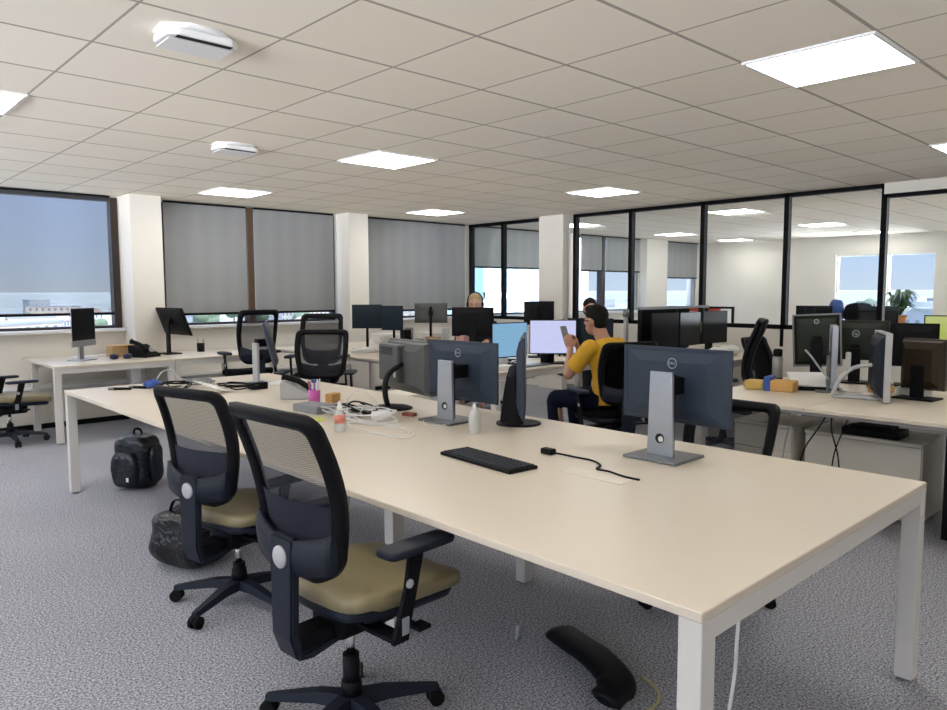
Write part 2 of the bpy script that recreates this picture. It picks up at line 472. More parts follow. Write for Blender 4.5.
wins = [  # x0, x1, posts, blind bottom, blind material, blind spans
    (-3.7, -0.6, (), 1.2, m_blind1, ((-3.65, -0.65),)),
    (-0.1, 2.85, (), 1.19, m_blind1, ((-0.05, 2.76),)),
    (3.34, 5.78, (4.47,), 1.16, m_blind2, ((3.36, 4.41), (4.52, 5.73))),
    (6.30, 8.30, (), 1.14, m_blind2, ((6.32, 8.26),)),
    (8.46, 10.5, (), 1.84, m_blind2, ((8.5, 10.46),)),
    (11.3, 13.35, (12.07,), 1.83, m_blind2, ((11.34, 12.0), (12.14, 13.32))),
    (14.25, 15.7, (), 1.72, m_blind2, ((14.28, 15.66),)),
]
blind_words = ['blue grey roller blind on the window outside the left edge', 'translucent blue grey roller blind on the leftmost window, skyline showing through',
               'grey roller blind directly left of the brown window post', 'grey roller blind directly right of the brown window post',
               'grey roller blind on the window between the second pillar and the glass partition',
               'half lowered grey blind behind the two narrow partition panes left of the white column',
               'narrow half lowered grey blind left of the post, behind first pane right of the column',
               'half lowered grey blind right of the post, behind first pane right of the column',
               'half lowered grey blind on the last window, behind the second pane right of the column']
bi = 0
for k, (x0, x1, posts, zb, bmat, spans) in enumerate(wins):
    fr = NB()
    mfr = m_brown if k < 4 else m_greypanel if k > 4 else m_brown
    box(fr, (x0, WY + 0.03, 1.035), (x0 + 0.05, WY + 0.11, 2.53)); box(fr, (x1 - 0.08 if k == 1 else x1 - 0.05, WY - 0.01 if k == 1 else WY + 0.03, 1.035), (x1, WY + 0.11, 2.53))
    box(fr, (x0, WY + 0.03, 1.035), (x1, WY + 0.11, 1.065)); box(fr, (x0, WY + 0.03, 2.49), (x1, WY + 0.11, 2.53))
    wroot = struct('window_%d' % (k + 1), fr, mfr)
    for p in posts:
        pb = NB(); box(pb, (p - 0.045, WY - 0.035, 1.035), (p + 0.045, WY + 0.11, 2.54), 0.004)
        obj('window_post', pb, m_brown2 if k == 2 else m_brown, wroot)
    g = NB(); box(g, (x0 + 0.05, WY + 0.07, 1.065), (x1 - 0.05, WY + 0.076, 2.49)); obj('window_pane', g, m_wglass, wroot)
    for (a, b_) in spans:
        t_ = thing('roller_blind', blind_words[bi], 'blind', ((a + b_) / 2, WY - 0.03, 2.54), 0, 'roller blinds along the window wall'); bi += 1
        hw = (b_ - a) / 2
        c = NB(); box(c, (-hw, -0.002, zb - 2.54 + 0.02), (hw, 0.002, -0.01))
        obj('blind_fabric', c, bmat, t_)
        c = NB(); box(c, (-hw, -0.02, -0.016), (hw, 0.02, 0.006), 0.004); obj('blind_cassette', c, m_black, t_)
        c = NB(); box(c, (-hw, -0.012, zb - 2.54), (hw, 0.012, zb - 2.54 + 0.03), 0.004); obj('bottom_bar', c, m_black, t_)

# glazed partition, X = 8.45
PX = 8.42
bm = NB(); box(bm, (PX - 0.05, -4, 0), (PX + 0.05, 9.0, 1.0)); box(bm, (PX - 0.05, -4, 2.44), (PX + 0.05, 2.70, H))
struct('wall_partition', bm, m_wall)
posts = [9.02, 8.27, 7.38, 6.80, 5.84, 4.77, 3.72, 2.70, 1.66, 0.6, -0.5, -1.6, -2.7, -3.8]
bm = NB()
for p in posts:
    if p == 7.38: continue
    w_ = 0.05 if p < 6.9 or p > 7.3 else 0.06
    box(bm, (PX - 0.04, p - w_ / 2 - 0.005, 1.0), (PX + 0.04, p + w_ / 2, H if p > 2.6 else 2.44))
box(bm, (PX - 0.04, -4, 1.0), (PX + 0.04, 6.8, 1.05)); box(bm, (PX - 0.04, 7.3, 1.0), (PX + 0.04, 9.05, 1.05))
box(bm, (PX - 0.04, 2.7, 2.505), (PX + 0.04, 6.8, H)); box(bm, (PX - 0.04, 7.3, 2.50), (PX + 0.04, 9.05, H)); box(bm, (PX - 0.04, -4, 2.40), (PX + 0.04, 2.7, 2.45))
for p in (4.77, 3.72):
    box(bm, (PX - 0.055, p - 0.02, 0.80), (PX - 0.045, p + 0.02, 1.0))
wp = struct('window_8', bm, m_frame)
for i in range(len(posts) - 1):
    a, b_ = posts[i + 1], posts[i]
    if (a, b_) == (6.80, 7.38): continue
    g = NB(); box(g, (PX - 0.004, a + 0.02, 1.05), (PX + 0.004, b_ - 0.02, 2.50 if a > 2.6 else 2.40)); obj('partition_pane', g, m_glass, wp)
# outer walls
bm = NB(); box(bm, (16, 3.9, 0), (16.2, 9.3, 0.76)); box(bm, (16, 3.9, 2.17), (16.2, 9.3, H)); box(bm, (16, -4, 0), (16.2, 3.9, 0.4)); box(bm, (16, -4, 2.45), (16.2, 3.9, H)); box(bm, (16, -4, 0.4), (16.2, -3.6, 2.45)); box(bm, (16, 0.6, 0.4), (16.2, 3.9, 2.45))
for a, b_ in ((3.9, 4.20), (5.04, 5.16), (6.02, 9.3)): box(bm, (16, a, 0.76), (16.2, b_, 2.17))
struct('wall_far', bm, m_wall)
bm = NB()
for a, b_ in ((4.2, 5.04), (5.16, 6.02)):
    for lo, hi in (((16.05, a, 0.76), (16.12, a + 0.03, 2.17)), ((16.05, b_ - 0.03, 0.76), (16.12, b_, 2.17)), ((16.05, a, 0.76), (16.12, b_, 0.79)), ((16.05, a, 2.14), (16.12, b_, 2.17))):
        box(bm, lo, hi)
for y in (-3.6, -1.5, 0.55): box(bm, (16.05, y, 0.4), (16.12, y + 0.05, 2.45))  # unseen windows, enlarged to let more of the ground glow onto the ceiling
box(bm, (16.05, -3.6, 0.4), (16.12, 0.6, 0.44)); box(bm, (16.05, -3.6, 2.41), (16.12, 0.6, 2.45))
w9 = struct('window_9', bm, m_white)
for a, b_ in ((4.2, 5.04), (5.16, 6.02)):
    g = NB(); box(g, (16.08, a + 0.03, 0.79), (16.085, b_ - 0.03, 2.14)); obj('window_pane', g, m_wglass, w9)
bm = NB(); box(bm, (-4, -4.2, 0), (16, -4, H)); struct('wall_back', bm, m_wall)
bm = NB(); box(bm, (-4.2, -4, 0), (-4, 9.3, 0.86)); box(bm, (-4.2, -4, 2.48), (-4, 9.3, H)); box(bm, (-4.2, -4, 0.86), (-4, -2.6, 2.48)); box(bm, (-4.2, 7.8, 0.86), (-4, 9.3, 2.48))
struct('wall_left', bm, m_wall)
bm = NB()
for y in (-2.6, 0, 2.6, 5.2, 7.75): box(bm, (-4.12, y, 0.86), (-4.06, y + 0.05, 2.48))
box(bm, (-4.12, -2.6, 0.86), (-4.06, 7.8, 0.9)); box(bm, (-4.12, -2.6, 2.44), (-4.06, 7.8, 2.48))
struct('window_10', bm, m_brown)
bm = NB(); box(bm, (-4, 9.045, 0), (8.3, 9.06, 0.08)); struct('baseboard_window_side', bm, m_greypanel)
bm = NB(); box(bm, (PX - 0.062, -4, 0), (PX - 0.05, 6.9, 0.08)); struct('baseboard_partition', bm, m_greypanel)

# ================================================================== CEILING FITTINGS
frame_bm = NB()
for lo, hi in (((-0.3, -0.3, -0.012), (0.3, -0.285, 0)), ((-0.3, 0.285, -0.012), (0.3, 0.3, 0)), ((-0.3, -0.285, -0.012), (-0.285, 0.285, 0)), ((0.285, -0.285, -0.012), (0.3, 0.285, 0))):
    box(frame_bm, lo, hi)
pl = thing('ceiling_light', 'x', 'ceiling light', (0, 0, H), 0, 'square LED ceiling panels')
obj('light_frame', frame_bm, m_white, pl)
db = NB(); box(db, (-0.285, -0.285, -0.009), (0.285, 0.285, -0.001)); obj('light_diffuser', db, m_panel, pl)
LL = {(3.75, 1.475): 'largest square LED panel, at upper right of the ceiling', (0.75, 5.05): 'square LED panel cut off by the left edge of the picture',
      (3.75, 5.05): 'square LED panel in the middle of the ceiling, left of the picture centre', (6.72, 5.05): 'square LED panel just in front of the glass partition, above the yellow shirt',
      (3.70, 7.80): 'square LED panel above the two desks by the windows', (6.68, 7.90): 'small far LED panel in front of the window next to the partition corner',
      (6.72, 1.475): 'square LED panel barely entering the right edge of the picture'}
first = True
for X_ in (0.75, 3.75, 6.72, 9.75, 12.75, 15.2):
    for Y_ in (-2.1, 1.475, 5.05, 7.85):
        key = next((k for k in LL if abs(k[0] - X_) < 0.08 and abs(k[1] - Y_) < 0.08), None)
        if key: lab = LL[key]; xx, yy = key
        else:
            xx, yy = X_, Y_
            lab = 'square LED ceiling panel of the room beyond the glass partition' if X_ > 8 else 'square LED ceiling panel of the open office outside the picture'
        o = pl if first else copy_tree(pl); first = False
        o.location = (xx, yy, H); o['label'] = lab
        o['group'] = 'LED panels beyond the glass' if X_ > 8 else ('square LED ceiling panels' if key else 'LED panels outside the picture')

def ceiling_unit(label, loc):
    t_ = thing('ceiling_vent', label, 'ceiling vent', loc, 180, 'white ceiling units')
    b1 = NB(); lathe(b1, [(0.19, 0), (0.19, -0.010), (0.165, -0.016)], M=T((0, 0, 0), (0, 0, PI / 8), (1.0, 0.78, 1)), seg=8); obj('vent_base', b1, m_white, t_)
    b1 = NB(); prism(b1, [(-0.155, -0.07), (-0.115, -0.105), (0.115, -0.105), (0.155, -0.07), (0.155, 0.07), (0.115, 0.105), (-0.115, 0.105), (-0.155, 0.07)], 'z', -0.042, -0.012, 0.006); obj('vent_cover', b1, m_white, t_)
    b1 = NB(); box(b1, (-0.125, 0.060, -0.0445), (0.115, 0.092, -0.038), 0.002); obj('vent_slot', b1, m_black, t_)
    b1 = NB(); box(b1, (-0.125, -0.085, -0.0435), (-0.03, 0.030, -0.040), 0.002, T((0, 0, 0), (0, 0, 0.1))); box(b1, (0.05, -0.085, -0.0435), (0.13, 0.0, -0.040), 0.002); obj('vent_grille', b1, m_lgrey, t_)
    b1 = NB(); box(b1, (-0.14, -0.075, -0.052), (0.14, 0.05, -0.047), 0.002, T((0, -0.01, 0), (R(4), 0, 0.05))); obj('vent_flap', b1, m_white, t_)
ceiling_unit('white octagonal ceiling unit with a dark slot, upper left near the picture top', (1.36, 3.20, H))
ceiling_unit('smaller looking white ceiling unit farther away, above the window column', (2.55, 5.36, H))

# ================================================================== RADIATOR LEDGE
def ledge(x0, x1, lab):
    t_ = thing('convector_cabinet', lab, 'radiator', ((x0 + x1) / 2, 8.88, 0), 0, 'low convector cabinets below the windows')
    hw = (x1 - x0) / 2
    b1 = NB(); box(b1, (-hw, -0.16, 0.06), (hw, 0.16, 0.42), 0.02); obj('cabinet_body', b1, m_cab, t_)
    b1 = NB(); box(b1, (-hw, -0.18, 0.42), (hw, 0.165, 0.45), 0.008); obj('cabinet_top', b1, m_white, t_)
    b1 = NB()
    for k in range(int(hw * 2 / 0.03)): box(b1, (-hw + 0.015 + k * 0.03, -0.10, 0.4495), (-hw + 0.022 + k * 0.03, 0.10, 0.4515))
    obj('air_grille', b1, m_lgrey, t_)
    b1 = NB(); box(b1, (-hw + 0.05, -0.12, 0), (hw - 0.05, 0.12, 0.06)); obj('plinth', b1, m_black, t_)
ledge(-0.4, 2.84, 'low white convector cabinet under the leftmost window')
ledge(3.25, 5.77, 'low white convector cabinet under the two blinds beside the brown post')
ledge(6.15, 8.35, 'low white convector cabinet under the window next to the glass partition')
# ================================================================== DESKS
def bench(label, x0, x1, y0, y1, legs, tops=None, group=None, zt=0.75, tt=0.024, raillen=True, tray=True):
    cx, cy = (x0 + x1) / 2, (y0 + y1) / 2
    t_ = thing('bench_desk', label, 'desk', (cx, cy, 0), 0, group)
    for (a, b_) in (tops or [(y0, y1)]):
        c = NB(); box(c, (x0 - cx, a - cy, zt - tt), (x1 - cx, b_ - cy, zt), 0.0025, seg=1); obj('tabletop', c, m_desk, t_)
    zt2 = zt - tt
    for (lx_, ly_) in legs:
        c = NB(); box(c, (lx_ - cx - 0.03, ly_ - cy - 0.03, 0.012), (lx_ - cx + 0.03, ly_ - cy + 0.03, zt2), 0.002, seg=1)
        lg = obj('leg', c, m_deskedge, t_)
        c = NB(); lathe(c, [(0.022, 0), (0.022, 0.012)], (lx_ - cx, ly_ - cy, 0), 12); obj('levelling_foot', c, m_greyp, lg)
    for ly_ in sorted(set(l[1] for l in legs)):
        xs = [l[0] for l in legs if l[1] == ly_]
        c = NB(); box(c, (min(xs) - cx, ly_ - cy - 0.029, zt2 - 0.05), (max(xs) - cx, ly_ - cy + 0.029, zt2)); obj('cross_beam', c, m_deskedge, t_)
    ys = [l[1] for l in legs]
    for xx in (x0 + 0.20, x1 - 0.20):
        c = NB(); box(c, (xx - cx - 0.02, min(ys) - cy, zt2 - 0.045), (xx - cx + 0.02, max(ys) - cy, zt2)); obj('long_beam', c, m_deskedge, t_)
    if tray:
        c = NB(); prism(c, [(-0.08, zt2 - 0.02), (-0.08, zt2 - 0.12), (0.08, zt2 - 0.12), (0.08, zt2 - 0.02), (0.076, zt2 - 0.02), (0.076, zt2 - 0.116), (-0.076, zt2 - 0.116), (-0.076, zt2 - 0.02)], 'y', min(ys) - cy + 0.3, max(ys) - cy - 0.3)
        obj('cable_tray', c, m_lgrey, t_)
    return t_
AX0, AX1, AY0, AY1 = 1.41, 3.0, 0.78, 5.80
deskA = bench('long cream bench desk nearest the camera, filling the foreground', AX0, AX1, AY0, AY1,
      [(AX0 + 0.032, AY0 + 0.03), (AX1 - 0.032, AY0 + 0.03), (1.80, 2.41), (2.60, 2.41), (1.80, 4.03), (2.60, 4.03), (AX0 + 0.032, AY1 - 0.03), (AX1 - 0.032, AY1 - 0.03)])
# cable port flap in the near desktop
c = NB(); box(c, (-0.045, -0.14, 0), (0.045, 0.14, 0.002), 0.001); 
obj('cable_flap', c, mat('cream_flap', srgb(226, 217, 202), 0.4, noise=0.02), deskA, (2.20 - 2.205, 1.60 - 3.22, 0.75))
bench('cream bench desk crowded with monitors at the right edge of the picture', 4.38, 5.98, -1.0, 2.56,
      [(4.42, -0.9), (5.94, -0.9), (4.75, 0.4), (5.6, 0.4), (5.45, 1.98), (5.75, 1.98), (4.42, 2.5), (5.94, 2.5)], tops=[(-1.0, 1.80), (1.805, 2.56)])
bench('cream bench desk in the far middle where the person in yellow works', 4.40, 6.0, 4.42, 8.5,
      [(4.44, 4.46), (5.96, 4.46), (4.8, 6.4), (5.6, 6.4), (4.44, 8.46), (5.96, 8.46)])
bench('left one of two cream desks standing against the windows', 1.80, 2.93, 7.70, 8.96,
      [(1.83, 7.74), (2.90, 7.74), (1.83, 8.62), (2.90, 8.62)], tray=False)
bench('right one of two cream desks standing against the windows', 2.94, 3.92, 7.72, 8.67,
      [(2.97, 7.76), (3.89, 7.76), (2.97, 8.63), (3.89, 8.63)], tray=False)
eb = bench('cream bench desk behind the yellow shirted person, under a black screen rail', 6.40, 7.90, 3.55, 5.2,
      [(6.44, 3.6), (7.86, 3.6), (6.44, 5.15), (7.86, 5.15)], tray=False)
# panels and details seen below the desks by the windows
t_ = thing('under_desk_box', 'white metal box with angled arm hanging under the left window desk', 'bracket', (2.40, 8.00, 0.50), 0)
c = NB(); box(c, (-0.2, -0.02, 0.17), (0.06, 0.02, 0.205), 0.004); obj('bracket_rail', c, m_white, t_)
c = NB(); box(c, (0.06, -0.03, 0.17), (0.27, 0.03, 0.215), 0.004); box(c, (0.18, -0.03, 0.0), (0.27, 0.03, 0.18), 0.004); obj('bracket_arm', c, m_white, t_)

# ================================================================== CABINETS
def cabinet(label, loc, sx_, sy_, h_, drawers=1, front='-x', handle=True, m_=m_cab):
    t_ = thing('storage_cabinet', label, 'cabinet', loc, 0, None)
    c = NB(); box(c, (-sx_ / 2 + 0.015, -sy_ / 2, 0.03), (sx_ / 2, sy_ / 2, h_ - 0.02), 0.003); obj('cabinet_body', c, m_, t_)
    c = NB(); box(c, (-sx_ / 2, -sy_ / 2, h_ - 0.02), (sx_ / 2, sy_ / 2, h_), 0.003); obj('cabinet_top', c, m_, t_)
    dh = (h_ - 0.06) / drawers
    for k in range(drawers):
        c = NB(); box(c, (-sx_ / 2, -sy_ / 2 + 0.006, 0.04 + k * dh), (-sx_ / 2 + 0.014, sy_ / 2 - 0.006, 0.04 + (k + 1) * dh - 0.005), 0.002)
        d = obj('drawer_front', c, m_, t_)
    c = NB()
    for a in (-1, 1):
        for b_ in (-1, 1): lathe(c, [(0.015, 0), (0.015, 0.03)], (a * (sx_ / 2 - 0.05), b_ * (sy_ / 2 - 0.05), 0), 10)
    obj('cabinet_feet', c, m_black, t_)
    return t_
cabinet('low cream cabinet under the right bench desk, black box on top', (5.15, 1.66, 0), 0.46, 0.70, 0.52)
cabinet('low cream cabinet under the right bench desk behind the mesh chair', (5.15, 2.30, 0), 0.46, 0.42, 0.53, 3)
cabinet('low cream cabinet standing at the far end of the long foreground desk', (3.62, 4.75, 0), 0.4, 0.34, 0.62)
c = NB(); box(c, (-0.10, -0.17, 0), (0.10, 0.17, 0.05), 0.01); box(c, (-0.07, -0.12, 0.05), (0.07, 0.12, 0.065), 0.006)
tag(obj('docking_box', c, m_black, loc=(5.05, 1.62, 0.52)), 'flat black electronics box lying on the low cream cabinet', 'box')
# made-up black box that fills the dark area right of the cabinet
t_ = thing('dark_filler_box', 'tall black box added to fill the dark area under the right bench desk, at the picture edge', 'computer', (5.0, 1.04, 0), 0)
c = NB(); box(c, (-0.22, -0.12, 0.01), (0.22, 0.12, 0.62), 0.008); obj('filler_case', c, m_black, t_)
c = NB(); box(c, (-0.226, -0.09, 0.40), (-0.22, 0.09, 0.56), 0.002); obj('front_panel', c, m_blackg, t_)

# ================================================================== MONITORS  (local: screen faces +X, stand at the origin)
def ring_logo(parent, x, z, r_, s, size, M=None, name='logo'):
    c = NB()
    prof = [(r_ + 0.0025 * math.cos(a * PI / 4), 0.0016 * math.sin(a * PI / 4)) for a in range(8)]
    rings = [[(0, p[0] * math.cos(2 * PI * k / 32), p[0] * math.sin(2 * PI * k / 32)) for p in [prof[j]]][0] for k in range(1) for j in range(1)]
    tmp = bmesh.new()
    rr = []
    for k in range(36):
        a = 2 * PI * k / 36
        rr.append([(p[1], p[0] * math.cos(a), p[0] * math.sin(a)) for p in prof])
    ring_loft(tmp, rr, closed=True)
    merge(c, tmp, T((x, 0, z)))
    tb = text_bm(s, size)
    # text lies in XY facing +Z; turn it to face -X
    Mx = Matrix(((0, 0, -1, x - 0.001), (-1, 0, 0, 0), (0, 1, 0, z), (0, 0, 0, 1)))
    merge(c, tb, Mx)
    return obj(name, c, m_silver, parent)
def monitor(label, loc, yaw, w_=0.55, h_=0.33, zc=0.29, style='slab', disp=None, body=m_slate, bx=0.0, tilt=0, roll=0, thick=0.04,
            logo=None, group=None, off=0.06, yo=0.0, standm=None, screen_yaw=0, bezel=0.008, chin=0.0, name='computer_monitor', at=None, rim=None, short=False):
    if at:
        q = at_d(*at); cy, sy = math.cos(R(yaw)), math.sin(R(yaw))
        loc = (q.x - cy * off + sy * yo, q.y - sy * off - cy * yo, ZT); zc = q.z - ZT
    t_ = thing(name, label, 'monitor', loc, yaw, group)
    standm = standm or m_silver
    # head
    hd = bpy.data.objects.new('screen_panel', None)
    MH = T((off, yo, zc), (R(roll), R(tilt), R(screen_yaw)))
    c = NB(); box(c, (-thick * 0.35, -w_ / 2, -h_ / 2), (0, w_ / 2, h_ / 2), 0.004, MH)
    if thick > 0.02:
        # bulged back
        tmp = bmesh.new()
        rings = []
        for x_, s in ((-thick * 0.3, 0.97), (-thick * 0.7, 0.88), (-thick, 0.62)):
            rings.append([(x_, sy_ * w_ / 2 * s, sz_ * h_ / 2 * s) for sy_, sz_ in ((-1, -1), (1, -1), (1, 1), (-1, 1))])
        ring_loft(tmp, rings, smooth=False); merge(c, tmp, MH)
    casing = obj('casing', c, body, t_)
    if rim:
        c = NB(); rx = 0.012
        for lo, hi in (((-0.03, -w_/2 - rx, -h_/2 - rx), (0.008, w_/2 + rx, -h_/2)), ((-0.03, -w_/2 - rx, h_/2), (0.008, w_/2 + rx, h_/2 + rx)), ((-0.03, -w_/2 - rx, -h_/2), (0.008, -w_/2, h_/2)), ((-0.03, w_/2, -h_/2), (0.008, w_/2 + rx, h_/2))): box(c, lo, hi, 0.003, MH)
        obj('rim', c, rim, t_)
    if chin:
        c = NB(); box(c, (-0.012, -w_ / 2, -h_ / 2 - chin), (0.002, w_ / 2, -h_ / 2 + 0.002), 0.003, MH); obj('chin', c, m_silver, t_)
    c = NB(); box(c, (0.0, -w_ / 2 + bezel, -h_ / 2 + bezel * 1.3), (0.0015, w_ / 2 - bezel, h_ / 2 - bezel), 0, MH); obj('display', c, disp or m_scr_off, t_)
    if style == 'slab':
        c = NB(); prism(c, [(-0.062, 0.012), (0.062, 0.012), (0.052, zc + 0.07), (-0.052, zc + 0.07)], 'x', -0.016, 0.0, 0.002)
        # cut-out ring for cables
        obj('stand_column', c, standm, t_)
        c = NB(); box(c, (-0.0005, -0.055, 0.02), (0.012, 0.055, zc + 0.06), 0.003); obj('column_back', c, m_black, t_)
        c = NB(); tube(c, [(-0.0176, 0, 0.085), (-0.0155, 0, 0.085)], 0.021, 20); hl = obj('cable_hole', c, m_blackg, t_)
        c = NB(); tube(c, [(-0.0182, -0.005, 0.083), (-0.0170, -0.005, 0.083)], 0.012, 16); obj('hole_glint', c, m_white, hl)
        c = NB(); prism(c, [(-0.10, -0.125), (0.13, -0.125), (0.13, 0.125), (-0.10, 0.125)], 'z', 0, 0.012, 0.004); obj('stand_base', c, m_dsilver, t_)
        c = NB(); box(c, (0.0, -0.035, zc - 0.03), (off - thick * 0.5, 0.035, zc + 0.04), 0.004); obj('mount', c, m_black, t_)
    elif style == 'round':
        c = NB(); tube(c, spline([(-0.03, 0, 0.01), (-0.05, 0, 0.10), (-0.03, 0, 0.2), (off - thick, 0, zc + 0.02)], 6), [0.028] * 19, 10, (1.0, 0.45)); obj('stand_arm', c, standm, t_)
        c = NB(); lathe(c, [(0.13, 0), (0.13, 0.006), (0.11, 0.012), (0.03, 0.018)], seg=36, M=T((0, 0, 0), (0, 0, 0), (0.9, 1.0, 1))); obj('stand_base', c, standm, t_)
        if thick > 0.08:
            c = NB(); box(c, (-thick - 0.035, -w_ * 0.02, -h_ * 0.30), (-thick * 0.6, w_ * 0.46, h_ * 0.42), 0.012, MH); bk = obj('back_housing', c, body, t_)
            c = NB(); box(c, (-thick - 0.037, w_ * 0.02, -h_ * 0.20), (-thick - 0.034, w_ * 0.08, -h_ * 0.04), 0, MH); obj('white_sticker', c, m_white, bk)
            c = NB()
            for k in range(5): box(c, (-thick - 0.0365, w_ * 0.10, h_ * (0.22 + 0.03 * k)), (-thick - 0.0345, w_ * 0.40, h_ * (0.235 + 0.03 * k)), 0, MH)
            obj('vent_slots', c, m_black, bk)
    elif style == 'taper':
        c = NB(); tmp = bmesh.new()
        rings = [[(x0_, -hw, z_), (x1_, -hw, z_), (x1_, hw, z_), (x0_, hw, z_)] for z_, hw, x0_, x1_ in ((0.01, 0.065, -0.045, 0.0), (0.16, 0.045, -0.04, -0.005), (zc - 0.02, 0.030, -0.035, 0.0), (zc + 0.03, 0.025, -0.02, 0.0))]
        ring_loft(tmp, rings, smooth=False); merge(c, tmp); obj('stand_column', c, standm, t_)
        c = NB(); superell(c, (0.0, 0, zc), (0.035, 0.03, 0.05), 0.7, 0.7, 8, 14); obj('hinge', c, m_navy, t_)
        c = NB(); lathe(c, [(0.12, 0), (0.12, 0.006), (0.10, 0.01)], (0.03, 0, 0), 32); obj('stand_base', c, standm, t_)
    elif style == 'vee':
        for s in (-1,):
            c = NB(); tube(c, spline([(-0.17, 0, 0.015), (-0.13, 0, 0.12), (-0.05, 0, 0.20), (off - 0.05, 0, zc)], 6), 0.036, 12, (1.0, 0.35)); box(c, (-0.10, -0.02, 0.17), (-0.07, 0.02, 0.30), 0.006); obj('stand_arm', c, standm, t_)
        c = NB(); tube(c, [(-0.17, 0, 0.012), (0.0, -0.03, 0.012), (0.16, -0.10, 0.008)], [0.024, 0.022, 0.014], 8, (1, 0.6)); tube(c, [(-0.17, 0, 0.012), (0.0, 0.03, 0.012), (0.16, 0.10, 0.008)], [0.024, 0.022, 0.014], 8, (1, 0.6)); obj('stand_foot', c, standm, t_)
    elif style == 'pole':
        c = NB(); cyl(c, (0, 0, 0.01), (0, 0, zc + 0.08), 0.016); obj('stand_pole', c, standm, t_)
        c = NB(); box(c, (0.0, -0.03, zc - 0.03), (off - thick * 0.4, 0.03, zc + 0.03), 0.004); obj('mount', c, m_black, t_)
        c = NB(); box(c, (-0.09, -0.11, 0), (0.10, 0.11, 0.012), 0.004); obj('stand_base', c, m_black, t_)
    elif style == 'flat':
        c = NB(); box(c, (-0.02, -0.04, 0.01), (0.0, 0.04, zc - (0.06 if short else 0)), 0.003); obj('stand_column', c, standm, t_)
        c = NB(); box(c, (-0.09, -0.12, 0), (0.09, 0.12, 0.012), 0.004); obj('stand_base', c, standm, t_)
        c = NB(); box(c, (-0.005, -0.03, zc - 0.03 - (0.06 if short else 0)), (off - thick * 0.4, 0.03, zc + 0.03 - (0.06 if short else 0)), 0.004); obj('mount', c, m_black, t_)
    if logo:
        s, lr, size, dz = logo[:4]; ly = logo[4] if len(logo) > 4 else 0
        uu = abs(dz) / (h_ / 2); dep = thick if uu < 0.62 else thick * (1 - 0.3 * (uu - 0.62) / 0.26) if uu < 0.88 else thick * 0.5
        lo = ring_logo(t_, 0, 0, lr, s, size)
        lo.matrix_local = MH @ T((-dep - 0.002, ly, dz))
    return t_

ZT = 0.75
monitor('large slate monitor seen from behind with ring emblem, nearest on the long foreground desk', (2.64, 1.665, ZT), 0, 0.525, 0.325, 0.294, 'slab', off=0.14, yo=0.025, thick=0.03, body=m_slate,
        logo=('DELL', 0.021, 0.015, 0.095), standm=m_silver)
monitor('slate monitor seen from behind on a silver stand, beside the small clear bottle', (2.565, 2.95, ZT), 2, 0.56, 0.33, 0.26, 'slab', off=0.16, yo=0.045, thick=0.03, body=m_slate,
        logo=('DELL', 0.021, 0.015, 0.10))
monitor('older thick grey monitor seen from behind on a curved arm and round base', (2.62, 3.51, ZT), -8, 0.50, 0.32, 0.245, 'round', off=0.15, thick=0.085, body=m_grey, standm=m_black)
monitor('black monitor seen edge-on above a tapered black stand, middle of the foreground desk', (2.76, 2.63, ZT), 0, 0.50, 0.41, 0.265, 'taper', off=0.05, yo=-0.03, thick=0.045, body=m_slate, standm=m_black, screen_yaw=-48)
monitor('tilted black monitor seen nearly edge-on at the far left end of the foreground desk', (2.60, 5.20, ZT), 0, 0.48, 0.34, 0.31, 'flat', off=0.10, thick=0.03, yo=-0.05, body=m_slate, standm=m_lgrey, screen_yaw=-30, tilt=-14)
# on the desks by the windows
monitor('black tilted monitor on a thin stand, on the right window desk beside the black cup', (3.14, 8.40, ZT), 5, 0.66, 0.33, 0.37, 'flat', off=0.06, thick=0.03, body=m_black, standm=m_black, tilt=-20)
monitor('slim all-in-one computer with silver chin under the leftmost window', (2.19, 8.25, ZT), -46, 0.42, 0.34, 0.37, 'flat', off=0.03, thick=0.012, body=m_silver, standm=m_silver, chin=0.055, disp=m_scr_off)
# yellow shirt's desk
monitor('turned monitor with a pale blue screen, left of the lavender screen', (4.62, 4.62, ZT), -92, 0.46, 0.33, 0.30, 'pole', off=0.06, thick=0.025, body=m_black, disp=m_scr_blue, standm=m_black, at=(510, 340, 6.9))
monitor('monitor with a bright lavender white screen in front of the yellow shirted person', (5.14, 4.72, ZT), -137, 0.45, 0.33, 0.30, 'pole', off=0.06, thick=0.025, body=m_black, disp=m_scr_lav, standm=m_black, at=(553, 337, 7.0))
monitor('dark switched-off monitor squeezed between lavender screen and the head of the person', (5.62, 4.66, ZT), -150, 0.44, 0.34, 0.29, 'pole', off=0.06, thick=0.025, body=m_black, disp=m_scr_dim, standm=m_black, at=(590, 336, 7.0))
# far middle
monitor('left one of a pair of dark screens in front of the second window pillar', (5.0, 7.3, ZT), -128, 0.36, 0.29, 0.42, 'pole', off=0.04, thick=0.025, body=m_black, disp=m_scr_dim, standm=m_black, at=(367, 316.5, 8.9))
monitor('right one of a pair of dark screens in front of the second window pillar', (5.27, 7.02, ZT), -160, 0.30, 0.29, 0.40, 'pole', off=0.04, thick=0.025, body=m_black, disp=m_scr_dim, standm=m_black, at=(392, 318, 8.6))
monitor('pale grey monitor back with dark stand below the blind next to the partition', (5.6, 6.85, ZT), 45, 0.40, 0.24, 0.44, 'pole', off=0.05, thick=0.03, body=m_grey, standm=m_black, at=(431, 313, 8.9))
monitor('black monitor back that hides the blonde person wearing the headset', (5.86, 6.27, ZT), 42, 0.50, 0.34, 0.34, 'flat', off=0.05, thick=0.03, body=m_black, standm=m_black)
monitor('small black monitor at the foot of the white column', (6.75, 5.10, ZT), 40, 0.32, 0.25, 0.43, 'pole', off=0.04, thick=0.025, body=m_black, standm=m_black, at=(539, 313, 7.75))
